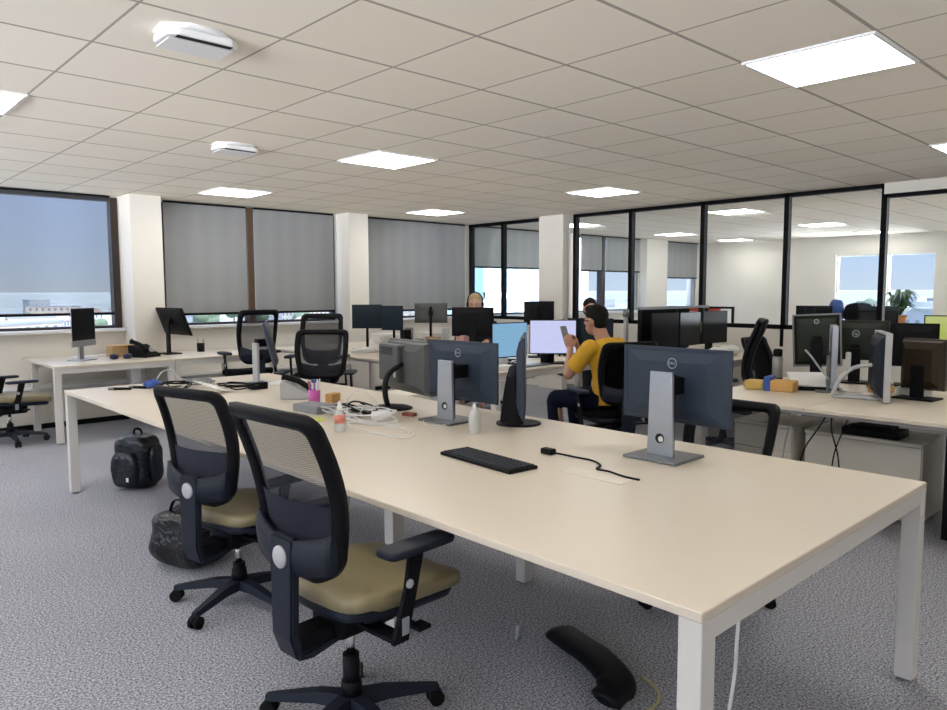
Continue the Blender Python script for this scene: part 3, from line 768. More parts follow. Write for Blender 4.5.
# right bench desk
monitor('dark green-black monitor facing away, left end of the right bench desk', (5.62, 2.20, ZT), 20, 0.31, 0.37, 0.35, 'flat', off=0.06, thick=0.025, body=m_olive, standm=m_black, roll=-3, rim=m_greyp, logo=('DELL', 0.016, 0.010, 0.14), at=(817, 340, 5.5))
monitor('upright silver edged monitor seen edge-on, centre of the right bench desk', (5.22, 1.95, ZT), -66, 0.30, 0.40, 0.26, 'flat', off=0.03, thick=0.03, body=m_dsilver, standm=m_dsilver, rim=m_silver, at=(835, 356, 5.05))
monitor('wide black monitor back with a bright round emblem, far side of right bench desk', (5.78, 1.98, ZT), 15, 0.44, 0.30, 0.30, 'flat', off=0.05, thick=0.03, body=m_olive, standm=m_black, short=True, logo=('hp', 0.024, 0.032, 0.05, 0.0), at=(856, 340, 5.55))
monitor('curved silver and black monitor seen from its side on a folded silver foot', (4.93, 1.57, ZT), -64, 0.42, 0.40, 0.26, 'vee', off=0.12, thick=0.07, body=m_navy, standm=m_lgrey, rim=m_lgrey, at=(884, 365, 4.65))
monitor('bulky dark brown monitor seen from behind near the right picture edge', (5.16, 1.36, ZT), -6, 0.26, 0.33, 0.27, 'flat', off=0.11, thick=0.12, body=m_brnplastic, standm=m_black, at=(926, 364, 4.75))
monitor('plain black monitor back standing behind the bulky brown monitor', (5.72, 1.52, ZT), 15, 0.31, 0.32, 0.32, 'flat', off=0.05, thick=0.03, body=m_black, standm=m_black, at=(914, 345, 5.35))
monitor('monitor with a yellow green screen at the right picture edge', (5.82, 1.12, ZT), -165, 0.40, 0.28, 0.36, 'pole', off=0.05, thick=0.025, body=m_black, disp=m_scr_green, standm=m_black, at=(956, 335, 5.25))

# privacy screen rail with three dark monitors in front of it
t_ = thing('screen_rail', 'long grey rail on posts above the row of black monitors behind the yellow shirt', 'rail', (6.42, 4.36, ZT), 0)
c = NB(); box(c, (0.0, -0.015, 0.50), (1.42, 0.015, 0.53), 0.004); obj('top_rail', c, m_greyp, t_)
c = NB(); box(c, (0.03, -0.006, 0.06), (1.0, 0.006, 0.50), 0.002); obj('fabric_panel', c, m_blkfab, t_)
for x_ in (0.03, 0.72, 1.40):
    c = NB(); box(c, (x_ - 0.015, -0.015, 0.0), (x_ + 0.015, 0.015, 0.50), 0.003); obj('rail_post', c, m_black, t_)
for k, (x_, wd, lab) in enumerate(((6.60, 0.42, 'left'), (7.08, 0.42, 'middle'), (7.62, 0.44, 'right'))):
    monitor('%s one of the three black monitors hanging below the grey rail' % lab, (x_, 4.20, ZT), -90 if k == 1 else -98, wd, 0.36, 0.29, 'flat', off=0.06, thick=0.03, body=m_black, standm=m_black)
t_ = thing('monitor_arm', 'silver grey upright monitor arm left of the black monitor row', 'monitor arm', (6.48, 4.55, ZT), 0)
c = NB(); cyl(c, (0, 0, 0), (0, 0, 0.44), 0.028, 0.024); obj('arm_pole', c, m_lgrey, t_)
c = NB(); cyl(c, (0, 0, 0.42), (0, 0, 0.50), 0.034); obj('arm_joint', c, m_greyp, t_)
c = NB(); cyl(c, (0, 0, 0), (0, 0, 0.03), 0.06); obj('arm_clamp', c, m_black, t_)

# ================================================================== OFFICE CHAIRS (local: faces +X)
def back_x(z_):        # side profile of the backrest
    t0 = (z_ - 0.56) / 0.54
    return -0.215 + 0.03 * math.sin(min(max(t0, 0), 1) * PI) - 0.11 * max(t0, 0) ** 1.3
def rounded_outline(hw_top, hw_bot, z0, z1, r_top, r_bot, n_=8):
    pts = []
    def arc(cy, cz, r_, a0, a1):
        for k in range(n_ + 1):
            a = a0 + (a1 - a0) * k / n_
            pts.append((cy + r_ * math.cos(a), cz + r_ * math.sin(a)))
    arc(hw_bot - r_bot, z0 + r_bot, r_bot, -PI / 2, 0)
    for k in range(1, 10):
        f_ = k / 10; pts.append((hw_bot + (hw_top - hw_bot) * f_ + 0.012 * math.sin(f_ * PI), z0 + r_bot + (z1 - r_top - z0 - r_bot) * f_))
    arc(hw_top - r_top, z1 - r_top, r_top, 0, PI / 2)
    arc(-hw_top + r_top, z1 - r_top, r_top, PI / 2, PI)
    for k in range(1, 10):
        f_ = 1 - k / 10; pts.append((-(hw_bot + (hw_top - hw_bot) * f_ + 0.012 * math.sin(f_ * PI)), z0 + r_bot + (z1 - r_top - z0 - r_bot) * f_))
    arc(-hw_bot + r_bot, z0 + r_bot, r_bot, PI, 1.5 * PI)
    return pts
def wrap(y_, z_, dx=0.0):
    return (back_x(z_) + 0.05 * (y_ / 0.23) ** 2 + dx, y_, z_)
def make_chair(label, loc, yaw, seatm=m_vinyl, arms=True, meshm=m_mesh, top=1.10, lumbar=True, group='task chairs', solid=False, seat_z=0.50, arm_z=0.665, white_trim=True):
    t_ = thing('office_chair', label, 'chair', loc, yaw, group)
    dz = seat_z - 0.50
    # seat
    def wf(x, y, z):
        z2 = z - 0.02 * max(0, x / 0.25) ** 2 + 0.010 * (abs(y) / 0.24) ** 2 + (0.012 if x < -0.15 else 0)
        return (x, y * (1 - 0.10 * max(0, -x / 0.25)), z2)
    c = NB(); superell(c, (0.085, 0, 0.487 + dz), (0.245, 0.242, 0.034), 0.42, 0.32, 12, 44, fn=wf); obj('seat', c, seatm, t_)
    c = NB(); superell(c, (0.075, 0, 0.450 + dz), (0.228, 0.225, 0.032), 0.5, 0.34, 8, 40, fn=wf); obj('seat_shell', c, m_navy, t_)
    c = NB(); box(c, (-0.10, -0.08, 0.345 + dz), (0.14, 0.08, 0.430 + dz), 0.02); box(c, (-0.24, -0.045, 0.345 + dz), (-0.08, 0.045, 0.40 + dz), 0.01); obj('tilt_mechanism', c, m_black, t_)
    c = NB(); cyl(c, (0.06, -0.06, 0.41 + dz), (0.07, -0.25, 0.405 + dz), 0.006, seg=8); box(c, (0.045, -0.29, 0.397 + dz), (0.095, -0.24, 0.411 + dz), 0.004); obj('tilt_lever', c, m_black, t_)
    # back frame
    z0, z1 = 0.585 + dz, top
    outer = rounded_outline(0.228, 0.205, z0, z1, 0.05, 0.10)
    inner = rounded_outline(0.180, 0.165, z0 + 0.045, z1 - 0.048, 0.03, 0.07)
    c = NB(); vs = []
    for (yo_, zo), (yi, zi) in zip(outer, inner):
        ym, zm = (yo_ + yi) / 2, (zo + zi) / 2
        vs.append([c.verts.new(p) for p in (wrap(yo_, zo, 0.012), wrap(ym, zm, 0.020), wrap(yi, zi, 0.010), wrap(yi, zi, -0.006), wrap(ym, zm, -0.026), wrap(yo_, zo, -0.014))])
    k = len(vs)
    for i in range(k):
        a, b_ = vs[i], vs[(i + 1) % k]
        for j in range(6):
            f = c.faces.new((a[j], a[(j + 1) % 6], b_[(j + 1) % 6], b_[j])); f.smooth = True
    obj('back_frame', c, m_black, t_)
    def fill(zlo, zhi, dx, nrow=12, ncol=10, hw=0.185):
        c = NB(); rows = []
        for i in range(nrow + 1):
            z_ = zlo + (zhi - zlo) * i / nrow
            f_ = min(1, max(0, (z_ - z0) / 0.1)); h2 = hw * (0.62 + 0.38 * math.sin(f_ * PI / 2))
            rows.append([c.verts.new(wrap(-h2 + 2 * h2 * j / ncol, z_, dx)) for j in range(ncol + 1)])
        for i in range(nrow):
            for j in range(ncol):
                f = c.faces.new((rows[i][j], rows[i][j + 1], rows[i + 1][j + 1], rows[i + 1][j])); f.smooth = True
        return c
    mid = z0 + 0.24
    if solid:
        c = fill(z0 + 0.02, z1 - 0.03, 0.0); bmesh.ops.solidify(c, geom=c.faces[:], thickness=0.02); obj('back_cushion', c, m_blkfab, t_)
    else:
        obj('back_mesh', fill(z0 + 0.03, z1 - 0.035, 0.004), meshm, t_, recalc=False)
        if lumbar: obj('lumbar_mesh', fill(z0 + 0.03, mid, -0.004), m_lumbar, t_, recalc=False)
    # lumbar carrier: curved yoke with wings and the central spine going below the seat
    c = NB()
    rows = []
    zc_ = z0 + 0.065
    for j in range(17):
        y_ = -0.20 + 0.40 * j / 16
        hh = 0.052 + 0.012 * abs(y_ / 0.2)
        up_ = 0.035 * (abs(y_) / 0.20) ** 2
        q = wrap(y_, zc_, -0.030)
        rows.append([(q[0] - 0.012, y_, zc_ + hh + up_), (q[0] - 0.018, y_, zc_ + up_), (q[0] - 0.010, y_, zc_ - hh * 0.9 + up_), (q[0] + 0.010, y_, zc_ - hh * 0.9 + up_), (q[0] + 0.010, y_, zc_ + hh + up_)])
    ring_loft(c, rows)
    obj('lumbar_yoke', c, m_navy, t_)
    c = NB()
    xb = wrap(0, zc_, -0.045)[0]
    prof = [(xb, z0 + 0.13), (xb - 0.004, z0 + 0.02), (xb - 0.006, 0.40 + dz), (xb + 0.02, 0.325 + dz), (xb + 0.08, 0.315 + dz), (-0.06, 0.335 + dz)]
    rings = []
    for i, (x_, z_) in enumerate(prof):
        hw_ = (0.062, 0.060, 0.055, 0.052, 0.050, 0.045)[i]; n1 = ((1, 0), (1, 0), (1, 0.2), (0.7, 0.7), (0, 1), (0, 1))[i]; tk = 0.032
        rings.append([(x_, -hw_, z_), (x_, hw_, z_), (x_ + n1[0] * tk, hw_, z_ + n1[1] * tk), (x_ + n1[0] * tk, -hw_, z_ + n1[1] * tk)])
    ring_loft(c, rings, smooth=False)
    bmesh.ops.recalc_face_normals(c, faces=c.faces[:]); bmesh.ops.bevel(c, geom=[e_ for e_ in c.edges if len(e_.link_faces) == 2 and e_.calc_face_angle(0) > 0.5], offset=0.008, segments=2, affect='EDGES')
    obj('back_spine', c, m_navy, t_)
    c = NB(); lathe(c, [(0.035, 0), (0.035, 0.006), (0.028, 0.011), (0.01, 0.012)], seg=24, M=T((xb - 0.001, 0, zc_ - 0.0), (0, R(-90), 0))); obj('emblem_disc', c, m_lgrey if white_trim else m_black, t_)
    if arms:
        for s in (-1, 1):
            a = thing_part = obj('armrest', arm_bm(s, dz, arm_z), m_black, t_)
            c = NB(); superell(c, (0.04, s * 0.285, arm_z + 0.012), (0.135, 0.045, 0.013), 0.3, 0.3, 8, 32); obj('arm_pad', c, m_navy, a)
            c = NB(); lathe(c, [(0.014, 0), (0.014, 0.004), (0.008, 0.006)], seg=16, M=T((0.0, s * 0.2955, 0.57 + dz), (R(-90 * s), 0, 0))); obj('arm_button', c, m_lgrey, a)
            if white_trim:
                c = NB(); box(c, (-0.032, s * 0.288 - 0.009, 0.415 + dz), (-0.002, s * 0.288 + 0.009, 0.47 + dz), 0.003); obj('arm_sleeve', c, m_silver, a)
    # gas lift + star base
    c = NB(); cyl(c, (0, 0, 0.11), (0, 0, 0.25 + dz), 0.028); cyl(c, (0, 0, 0.11), (0, 0, 0.16), 0.04, 0.032); obj('gas_lift', c, m_black, t_)
    c = NB(); cyl(c, (0, 0, 0.24 + dz), (0, 0, 0.35 + dz), 0.015); obj('gas_piston', c, m_chrome, t_)
    c = NB()
    for k in range(5):
        a = 2 * PI * k / 5 - 0.40
        d = Vector((math.cos(a), math.sin(a), 0)); s_ = Vector((-math.sin(a), math.cos(a), 0))
        rings = []
        for rr_, hw_, zt_, zb_ in ((0.0, 0.036, 0.115, 0.070), (0.12, 0.029, 0.110, 0.075), (0.29, 0.019, 0.078, 0.056), (0.31, 0.015, 0.074, 0.058)):
            p = d * rr_; rings.append([tuple(p - s_ * hw_ + Vector((0, 0, zb_))), tuple(p + s_ * hw_ + Vector((0, 0, zb_))), tuple(p + s_ * hw_ * 0.7 + Vector((0, 0, zt_))), tuple(p - s_ * hw_ * 0.7 + Vector((0, 0, zt_)))])
        ring_loft(c, rings, smooth=False)
    obj('star_base', c, m_navy, t_)
    for k in range(5):
        a = 2 * PI * k / 5 - 0.40
        d = Vector((math.cos(a), math.sin(a), 0)); s_ = Vector((-math.sin(a), math.cos(a), 0)); p = d * 0.30 + Vector((0, 0, 0.028))
        c = NB(); cyl(c, tuple(p - s_ * 0.024), tuple(p - s_ * 0.006), 0.027, seg=18); cyl(c, tuple(p + s_ * 0.006), tuple(p + s_ * 0.024), 0.027, seg=18)
        w_ = obj('caster', c, m_rubber, t_)
        c = NB(); cyl(c, tuple(p), tuple(p + Vector((0, 0, 0.036))), 0.007, seg=8); superell(c, tuple(p + Vector((0, 0, 0.012))), (0.026, 0.015, 0.018), 0.8, 0.8, 6, 12); obj('caster_fork', c, m_black, w_)
    return t_
def arm_bm(s, dz, az):
    c = NB(); rings = []
    for x_, z_, hx in ((-0.035, 0.395 + dz, 0.030), (-0.02, 0.45 + dz, 0.027), (0.01, 0.55 + dz, 0.024), (0.035, az, 0.028)):
        rings.append([(x_ - hx, s * 0.288 - 0.007, z_), (x_ + hx, s * 0.288 - 0.007, z_), (x_ + hx, s * 0.288 + 0.007, z_), (x_ - hx, s * 0.288 + 0.007, z_)])
    ring_loft(c, rings, smooth=False)
    box(c, (-0.065, min(s * 0.10, s * 0.295), 0.398 + dz), (-0.005, max(s * 0.10, s * 0.295), 0.412 + dz), 0.003)
    return c

G = 'office chairs'
ch1 = make_chair('mesh back chair with olive tan seat nearest the camera', (1.30, 1.99, 0), 4, top=1.11, group=G)
def chair_copy(label, loc, yaw, src=ch1):
    o = copy_tree(src); o.location = loc; o.rotation_euler = (0, 0, R(yaw)); o['label'] = label; return o
ch2 = make_chair('mesh back chair with tan seat, second from the camera, beside the black plastic bag', (1.47, 3.18, 0), 14, top=1.04, group=G, seat_z=0.44, arms=True, arm_z=0.60)
chair_copy('mesh back chair at the left picture edge beside the window desk', (1.50, 8.15, 0), 5, ch2)
chM = make_chair('black framed mesh chair facing the camera behind the far end of the foreground desk', (3.70, 6.16, 0), -133, top=1.07, group=G, lumbar=False, seatm=m_blkfab, white_trim=False); chM.scale = (1.1, 1.15, 1.0)
o = chair_copy('black mesh chair partly hidden behind another, beneath the second window pillar', (4.10, 6.80, 0), -133, chM); o.scale = (1, 1, 1.13)
o = chair_copy('chair with see-through beige looking mesh back by the brown window post', (3.62, 7.38, 0), 85, chM); o.scale = (1, 0.95, 1.18)
o = chair_copy('black mesh chair turned to the foreground desk, behind the nearest large monitor', (3.06, 1.70, 0), 178, chM); o.scale = (1, 1, 0.86)
chS = make_chair('tall solid black chair seen from its side beyond the right bench desk', (6.14, 3.24, 0), 122, top=1.2, group=G, solid=True, seatm=m_blkfab, arms=True, seat_z=0.52, white_trim=False)
o = chair_copy('lower black chair right of the tall black chair, beyond the right bench desk', (7.05, 3.12, 0), -92, chS); o.scale = (1, 1, 0.82)
chY = make_chair('solid black high back chair in which the person in yellow sits', (4.69, 3.40, 0), 64, top=1.07, group=G, solid=True, seatm=m_blkfab, arms=True, seat_z=0.50, white_trim=False)

# ================================================================== PEOPLE
def remesh(bm, voxel, name, m_, parent, smooth_it=3):
    me = bpy.data.meshes.new(name); bmesh.ops.recalc_face_normals(bm, faces=bm.faces[:]); bm.to_mesh(me); bm.free()
    o = bpy.data.objects.new(name, me); COL.objects.link(o)
    md = o.modifiers.new('r', 'REMESH'); md.mode = 'VOXEL'; md.voxel_size = voxel
    sm = o.modifiers.new('s', 'SMOOTH'); sm.iterations = smooth_it; sm.factor = 0.5
    dg = bpy.context.evaluated_depsgraph_get()
    me2 = bpy.data.meshes.new_from_object(o.evaluated_get(dg)); me2.name = name
    o.modifiers.clear(); o.data = me2
    for p in me2.polygons: p.use_smooth = True
    me2.materials.clear(); me2.materials.append(m_)
    o.parent = parent
    return o
def head(bm, c, s=1.0, yaw=0):
    M0 = T(c, (0, 0, R(yaw)), (s, s, s))
    superell(bm, (0, 0, 0.02), (0.093, 0.075, 0.105), 1, 1, 12, 20, M=M0)
    superell(bm, (0.028, 0, -0.055), (0.058, 0.052, 0.062), 1, 1, 10, 16, M=M0)
    superell(bm, (0.096, 0, -0.018), (0.020, 0.011, 0.022), 1, 1, 8, 10, M=M0)
    superell(bm, (0.082, 0, -0.062), (0.012, 0.024, 0.010), 1, 1, 8, 10, M=M0)
    for q in (-1, 1): superell(bm, (0.0, q * 0.076, -0.012), (0.020, 0.009, 0.032), 1, 1, 8, 10, M=M0)
def hand(bm, wrist, d, nrm, s=1.0, curl=0.6):
    # palm and five curled fingers; d = direction of the hand, nrm = side the fingers curl to
    d = Vector(d).normalized(); nrm = Vector(nrm).normalized(); side = d.cross(nrm).normalized(); w0 = Vector(wrist)
    tube(bm, [w0, w0 + d * 0.045 * s, w0 + d * 0.085 * s], [0.028 * s, 0.038 * s, 0.034 * s], 12, (1.0, 0.5), up=tuple(nrm))
    for k, (sd, ln) in enumerate(((-0.028, 0.062), (-0.010, 0.074), (0.010, 0.070), (0.027, 0.056))):
        p0 = w0 + d * 0.075 * s + side * sd * s
        p1 = p0 + (d * (1 - 0.3 * curl) + nrm * curl * 0.6).normalized() * ln * 0.45 * s
        p2 = p1 + (d * (0.6 - 0.6 * curl) + nrm).normalized() * ln * 0.33 * s
        p3 = p2 + (nrm * 0.8 - d * 0.5 * curl).normalized() * ln * 0.25 * s
        tube(bm, [p0, p1, p2, p3], [0.010 * s, 0.009 * s, 0.0085 * s, 0.007 * s], 8)
    p0 = w0 + d * 0.02 * s - side * 0.03 * s; p1 = p0 + (d * 0.7 - side * 0.5 + nrm * 0.5).normalized() * 0.04 * s; p2 = p1 + (d * 0.7 + nrm * 0.6).normalized() * 0.03 * s
    tube(bm, [p0, p1, p2], [0.013 * s, 0.011 * s, 0.008 * s], 8)

# man in the yellow T-shirt: faces local +X, seat at z 0.5
P = thing('person', 'seated person in a mustard yellow T-shirt raising a phone with both hands', 'person', (4.66, 3.42, 0), 92)
hx, hz = 0.135, 1.215
SH = [(0.05, 0.19, 1.015), (0.05, -0.19, 1.015)]
EL = [(0.22, 0.235, 0.80), (0.25, -0.20, 0.81)]
WR = [(0.34, 0.055, 0.985), (0.34, -0.045, 0.985)]
bm = NB()
head(bm, (hx, 0, hz), 1.0)
tube(bm, [(0.04, 0, 1.02), (0.075, 0, 1.09), (0.115, 0, 1.17)], [0.062, 0.056, 0.055], 14)
tube(bm, [(0.0, 0, 0.60), (0.01, 0, 0.78), (0.03, 0, 0.95), (0.04, 0, 1.04)], [0.145, 0.14, 0.165, 0.09], 18, (1, 0.68), up=(1, 0, 0))
for k in (0, 1):
    tube(bm, [SH[k], EL[k]], [0.055, 0.042], 12); superell(bm, EL[k], (0.042, 0.042, 0.042), 1, 1, 8, 12)
    tube(bm, [EL[k], WR[k]], [0.042, 0.026], 12)
    hand(bm, WR[k], (0.35, -0.1 if k == 0 else 0.1, 0.9), (0.55, -0.8 if k == 0 else 0.8, 0.1), 1.05, 0.7)
    s = 1 if k == 0 else -1
    tube(bm, [(0.0, s * 0.08, 0.60), (0.42, s * 0.13, 0.575)], [0.082, 0.055], 12); superell(bm, (0.42, s * 0.13, 0.565), (0.056, 0.056, 0.056), 1, 1, 8, 12)
    tube(bm, [(0.42, s * 0.13, 0.56), (0.40, s * 0.14, 0.10)], [0.052, 0.034], 12)
    tube(bm, [(0.37, s * 0.14, 0.05), (0.52, s * 0.15, 0.035)], [0.035, 0.03], 10)
body = remesh(bm, 0.0085, 'body', m_skin, P)
bm = NB()
tube(bm, [(0.0, 0, 0.57), (0.0, 0, 0.66), (0.005, 0, 0.80), (0.02, 0, 0.94), (0.035, 0, 1.03), (0.05, 0, 1.075)], [0.165, 0.16, 0.158, 0.185, 0.135, 0.072], 24, (1, 0.72), up=(1, 0, 0))
for k in (0, 1):
    a, b_ = Vector(SH[k]), Vector(EL[k]); superell(bm, SH[k], (0.068, 0.068, 0.065), 1, 1, 8, 12)
    tube(bm, [a, a.lerp(b_, 0.35), a.lerp(b_, 0.78)], [0.068, 0.066, 0.066], 14)
remesh(bm, 0.010, 'shirt', m_shirt, P)
bm = NB()
tube(bm, [(-0.02, 0, 0.60), (0.06, 0, 0.60)], [0.175, 0.15], 18, (1, 0.62))
for s in (-1, 1):
    tube(bm, [(0.0, s * 0.08, 0.605), (0.44, s * 0.13, 0.58)], [0.095, 0.068], 14); superell(bm, (0.43, s * 0.13, 0.575), (0.068, 0.068, 0.068), 1, 1, 8, 12)
    tube(bm, [(0.44, s * 0.13, 0.57), (0.41, s * 0.14, 0.12)], [0.066, 0.052], 14)
remesh(bm, 0.012, 'trousers', m_trouser, P)
bm = NB()
superell(bm, (hx - 0.012, 0, hz + 0.044), (0.099, 0.081, 0.089), 1, 1, 12, 20); superell(bm, (hx - 0.046, 0, hz - 0.004), (0.058, 0.071, 0.076), 1, 1, 12, 20); superell(bm, (hx + 0.045, 0, hz + 0.090), (0.05, 0.055, 0.034), 1, 1, 8, 12)
remesh(bm, 0.008, 'hair', m_hair, P)
bm = NB()
for s in (-1, 1):
    tube(bm, [(hx + 0.112, s * 0.034 + 0.020 * math.cos(a), hz + 0.002 + 0.017 * math.sin(a)) for a in [2 * PI * k / 14 for k in range(15)]], 0.0025, 6)
    tube(bm, [(hx + 0.108, s * 0.053, hz + 0.006), (hx + 0.085, s * 0.076, hz + 0.004), (hx + 0.0, s * 0.082, hz + 0.0)], 0.0028, 6)
tube(bm, [(hx + 0.110, -0.054, hz + 0.008), (hx + 0.114, 0, hz + 0.010), (hx + 0.110, 0.054, hz + 0.008)], 0.003, 6)
obj('glasses', bm, m_black, P)
bm = NB()
for s in (-1, 1):
    superell(bm, (0.48, s * 0.145, 0.045), (0.14, 0.048, 0.045), 0.7, 0.8, 8, 14)
obj('shoes', bm, m_black, P)
c = NB(); box(c, (-0.006, -0.038, -0.075), (0.006, 0.038, 0.075), 0.006); c.transform(T((0, 0, 0), (0, R(20), 0)))
t_ = tag(obj('mobile_phone', c, m_greyp, loc=(4.66 + 0.435 * math.cos(R(92)), 3.42 + 0.435 * math.sin(R(92)), 1.09), rot=(0, 0, R(92))), 'small grey phone held up in the hands of the person in yellow', 'phone')

def seated_bust(label, loc, yaw, hairm, skinm, topm, long_hair=False, headset=False, eyes_down=0):
    P = thing('person', label, 'person', loc, yaw)
    bm = NB(); head(bm, (0.05, 0, 1.24), 1.0)
    tube(bm, [(0.0, 0, 1.0), (0.02, 0, 1.17)], [0.06, 0.052], 12)
    tube(bm, [(0, 0, 0.52), (0, 0, 0.75), (0.01, 0, 0.93), (0.01, 0, 1.04)], [0.15, 0.13, 0.155, 0.07], 18, (1, 0.65), up=(1, 0, 0))
    for s in (-1, 1):
        tube(bm, [(0, s * 0.16, 0.99), (0.06, s * 0.22, 0.76), (0.30, s * 0.16, 0.80)], [0.048, 0.04, 0.028], 12)
        hand(bm, (0.30, s * 0.16, 0.80), (1, 0, -0.1), (0, 0, -1), 0.95, 0.4)
        tube(bm, [(0.0, s * 0.08, 0.56), (0.42, s * 0.12, 0.55)], [0.08, 0.055], 12); tube(bm, [(0.42, s * 0.12, 0.55), (0.40, s * 0.12, 0.05)], [0.052, 0.034], 12); tube(bm, [(0.38, s * 0.12, 0.04), (0.52, s * 0.13, 0.03)], [0.034, 0.028], 10)
    remesh(bm, 0.010, 'body', skinm, P)
    bm = NB()
    tube(bm, [(0, 0, 0.50), (0, 0, 0.75), (0.01, 0, 0.93), (0.012, 0, 1.03), (0.015, 0, 1.07)], [0.17, 0.148, 0.175, 0.12, 0.07], 18, (1, 0.68), up=(1, 0, 0))
    for s in (-1, 1):
        tube(bm, [(0, s * 0.16, 0.99), (0.06, s * 0.22, 0.76), (0.26, s * 0.165, 0.795)], [0.062, 0.052, 0.042], 12)
        tube(bm, [(0.0, s * 0.08, 0.56), (0.43, s * 0.12, 0.55)], [0.093, 0.066], 12); tube(bm, [(0.43, s * 0.12, 0.55), (0.40, s * 0.12, 0.10)], [0.062, 0.045], 12)
    remesh(bm, 0.012, 'clothes', topm, P)
    bm = NB(); superell(bm, (0.034, 0, 1.296), (0.100, 0.085, 0.082), 1, 1, 12, 20); superell(bm, (0.0, 0, 1.23), (0.07, 0.080, 0.085), 1, 1, 12, 20)
    remesh(bm, 0.010, 'hair', hairm, P)
    if headset:
        bm = NB(); tube(bm, [(0.03, 0.095 * math.cos(a), 1.27 + 0.115 * math.sin(a)) for a in [PI * k / 14 for k in range(15)]], 0.009, 8)
        for s in (-1, 1): superell(bm, (0.04, s * 0.093, 1.235), (0.032, 0.016, 0.034), 0.8, 0.8, 8, 14)
        tube(bm, [(0.05, 0.09, 1.22), (0.10, 0.08, 1.18), (0.14, 0.04, 1.165)], 0.004, 6)
        obj('headset', bm, m_black, P)
    bm = NB()
    for s in (-1, 1): superell(bm, (0.137, s * 0.03, 1.243), (0.008, 0.011, 0.006), 1, 1, 6, 10)
    obj('eyes', bm, m_black, P)
    return P
p2 = seated_bust('blonde person with a black headset behind a black monitor, far middle', (6.22, 6.60, 0.05), -140, m_blonde, m_skin2, m_dress, headset=True)
p3 = seated_bust('dark haired person whose head just shows above the row of black monitors', (7.22, 5.62, -0.01), -128, m_hair, m_skin, m_dress)
c = chair_copy('black office chair of the blonde person with the headset', (6.30, 6.70, 0), -140, chM)
c = chair_copy('black office chair of the dark haired person behind the monitor row', (7.28, 5.72, 0), -128, chM)

# ================================================================== DESK TOP ITEMS (foreground desk)
t_ = thing('keyboard', 'slim black computer keyboard lying on the foreground desk', 'keyboard', (2.065, 2.125, ZT), -4.5)
c = NB(); box(c, (-0.075, -0.225, 0), (0.075, 0.225, 0.014), 0.004); obj('keyboard_case', c, m_black, t_)
for r_i in range(6):
    c = NB()
    for k in range(20):
        if r_i == 0 and 4 <= k <= 11:
            if k == 4: box(c, (-0.066, -0.215 + 4 * 0.0215, 0.014), (-0.047, -0.215 + 12 * 0.0215 - 0.003, 0.019), 0.002)
            continue
        box(c, (-0.066 + r_i * 0.0225, -0.215 + k * 0.0215, 0.014), (-0.047 + r_i * 0.0225, -0.215 + k * 0.0215 + 0.0185, 0.019), 0.0015, seg=1)
    obj('key_row', c, m_greyp if False else m_navy, t_)
t_ = thing('power_cable', 'black power cable with a square plug lying over the cable flap', 'cable', (2.35, 2.04, ZT), 0)
c = NB(); box(c, (-0.018, -0.03, 0.001), (0.018, 0.03, 0.026), 0.005); obj('plug', c, m_black, t_)
c = NB(); cable(c, [(0, -0.03, 0.012), (0.02, -0.12, 0.006), (0.02, -0.22, 0.006), (-0.03, -0.30, 0.008), (-0.10, -0.335, 0.012), (-0.085, -0.38, 0.008), (-0.10, -0.46, 0.006), (-0.10, -0.53, 0.006)], 0.0042); obj('cord', c, m_black, t_)
def bottle(label, loc, prof, m_, capprof, capm, cat='bottle', lab=None):
    t_ = thing('bottle', label, cat, loc, 0)
    c = NB(); lathe(c, prof, seg=24); obj('bottle_body', c, m_, t_)
    c = NB(); lathe(c, capprof, seg=18); obj('bottle_cap', c, capm, t_)
    if lab:
        z0_, z1_, rr_, lm = lab
        c = NB(); lathe(c, [(rr_, z0_), (rr_, z1_)], seg=24); obj('bottle_label', c, lm, t_)
    return t_
bottle('small cloudy clear hand gel bottle beside the monitor on the silver stand', (2.44, 2.60, ZT), [(0.026, 0), (0.029, 0.005), (0.029, 0.095), (0.022, 0.112), (0.012, 0.12)], m_clearbottle, [(0.012, 0.12), (0.012, 0.135), (0.008, 0.138), (0.008, 0.15)], m_white)
bottle('white squeeze bottle with a pink red label among the cables', (1.985, 3.10, ZT), [(0.024, 0), (0.027, 0.005), (0.027, 0.09), (0.018, 0.108)], m_clearbottle, [(0.016, 0.106), (0.014, 0.125), (0.005, 0.155)], m_white, lab=(0.045, 0.088, 0.0275, mat('pink_red_label', (0.72, 0.25, 0.2), 0.5, noise=0.3, nscale=40)))
# desk phone with cradle
def desk_phone(label, loc, yaw, body=m_greyp):
    t_ = thing('desk_phone', label, 'telephone', loc, yaw)
    c = NB(); prism(c, [(-0.10, 0), (0.09, 0), (0.09, 0.02), (-0.07, 0.10), (-0.10, 0.10)], 'y', -0.09, 0.09, 0.006); obj('phone_base', c, body, t_)
    c = NB(); tube(c, spline([(0.07, -0.055, 0.06), (0.0, -0.055, 0.105), (-0.09, -0.055, 0.13)], 5), [0.024] + [0.017] * 9 + [0.024], 10); obj('handset', c, m_black, t_)
    c = NB(); box(c, (-0.045, -0.01, 0.0), (0.0, 0.07, 0.004), 0.001, T((0, 0, 0.082), (0, R(27), 0))); obj('phone_display', c, m_scr_off, t_)
    c = NB()
    for i in range(4):
        for j in range(3): box(c, (0.01 + i * 0.016, 0.0 + j * 0.022, 0), (0.021 + i * 0.016, 0.016 + j * 0.022, 0.005), 0.001, T((0, 0, 0.075), (0, R(27), 0)))
    obj('keypad', c, m_lgrey, t_); return t_
desk_phone('grey desk telephone with black handset beside the pink pen pot', (2.44, 4.30, ZT), -35, m_lgrey).scale = (1.1, 1.1, 1.15)
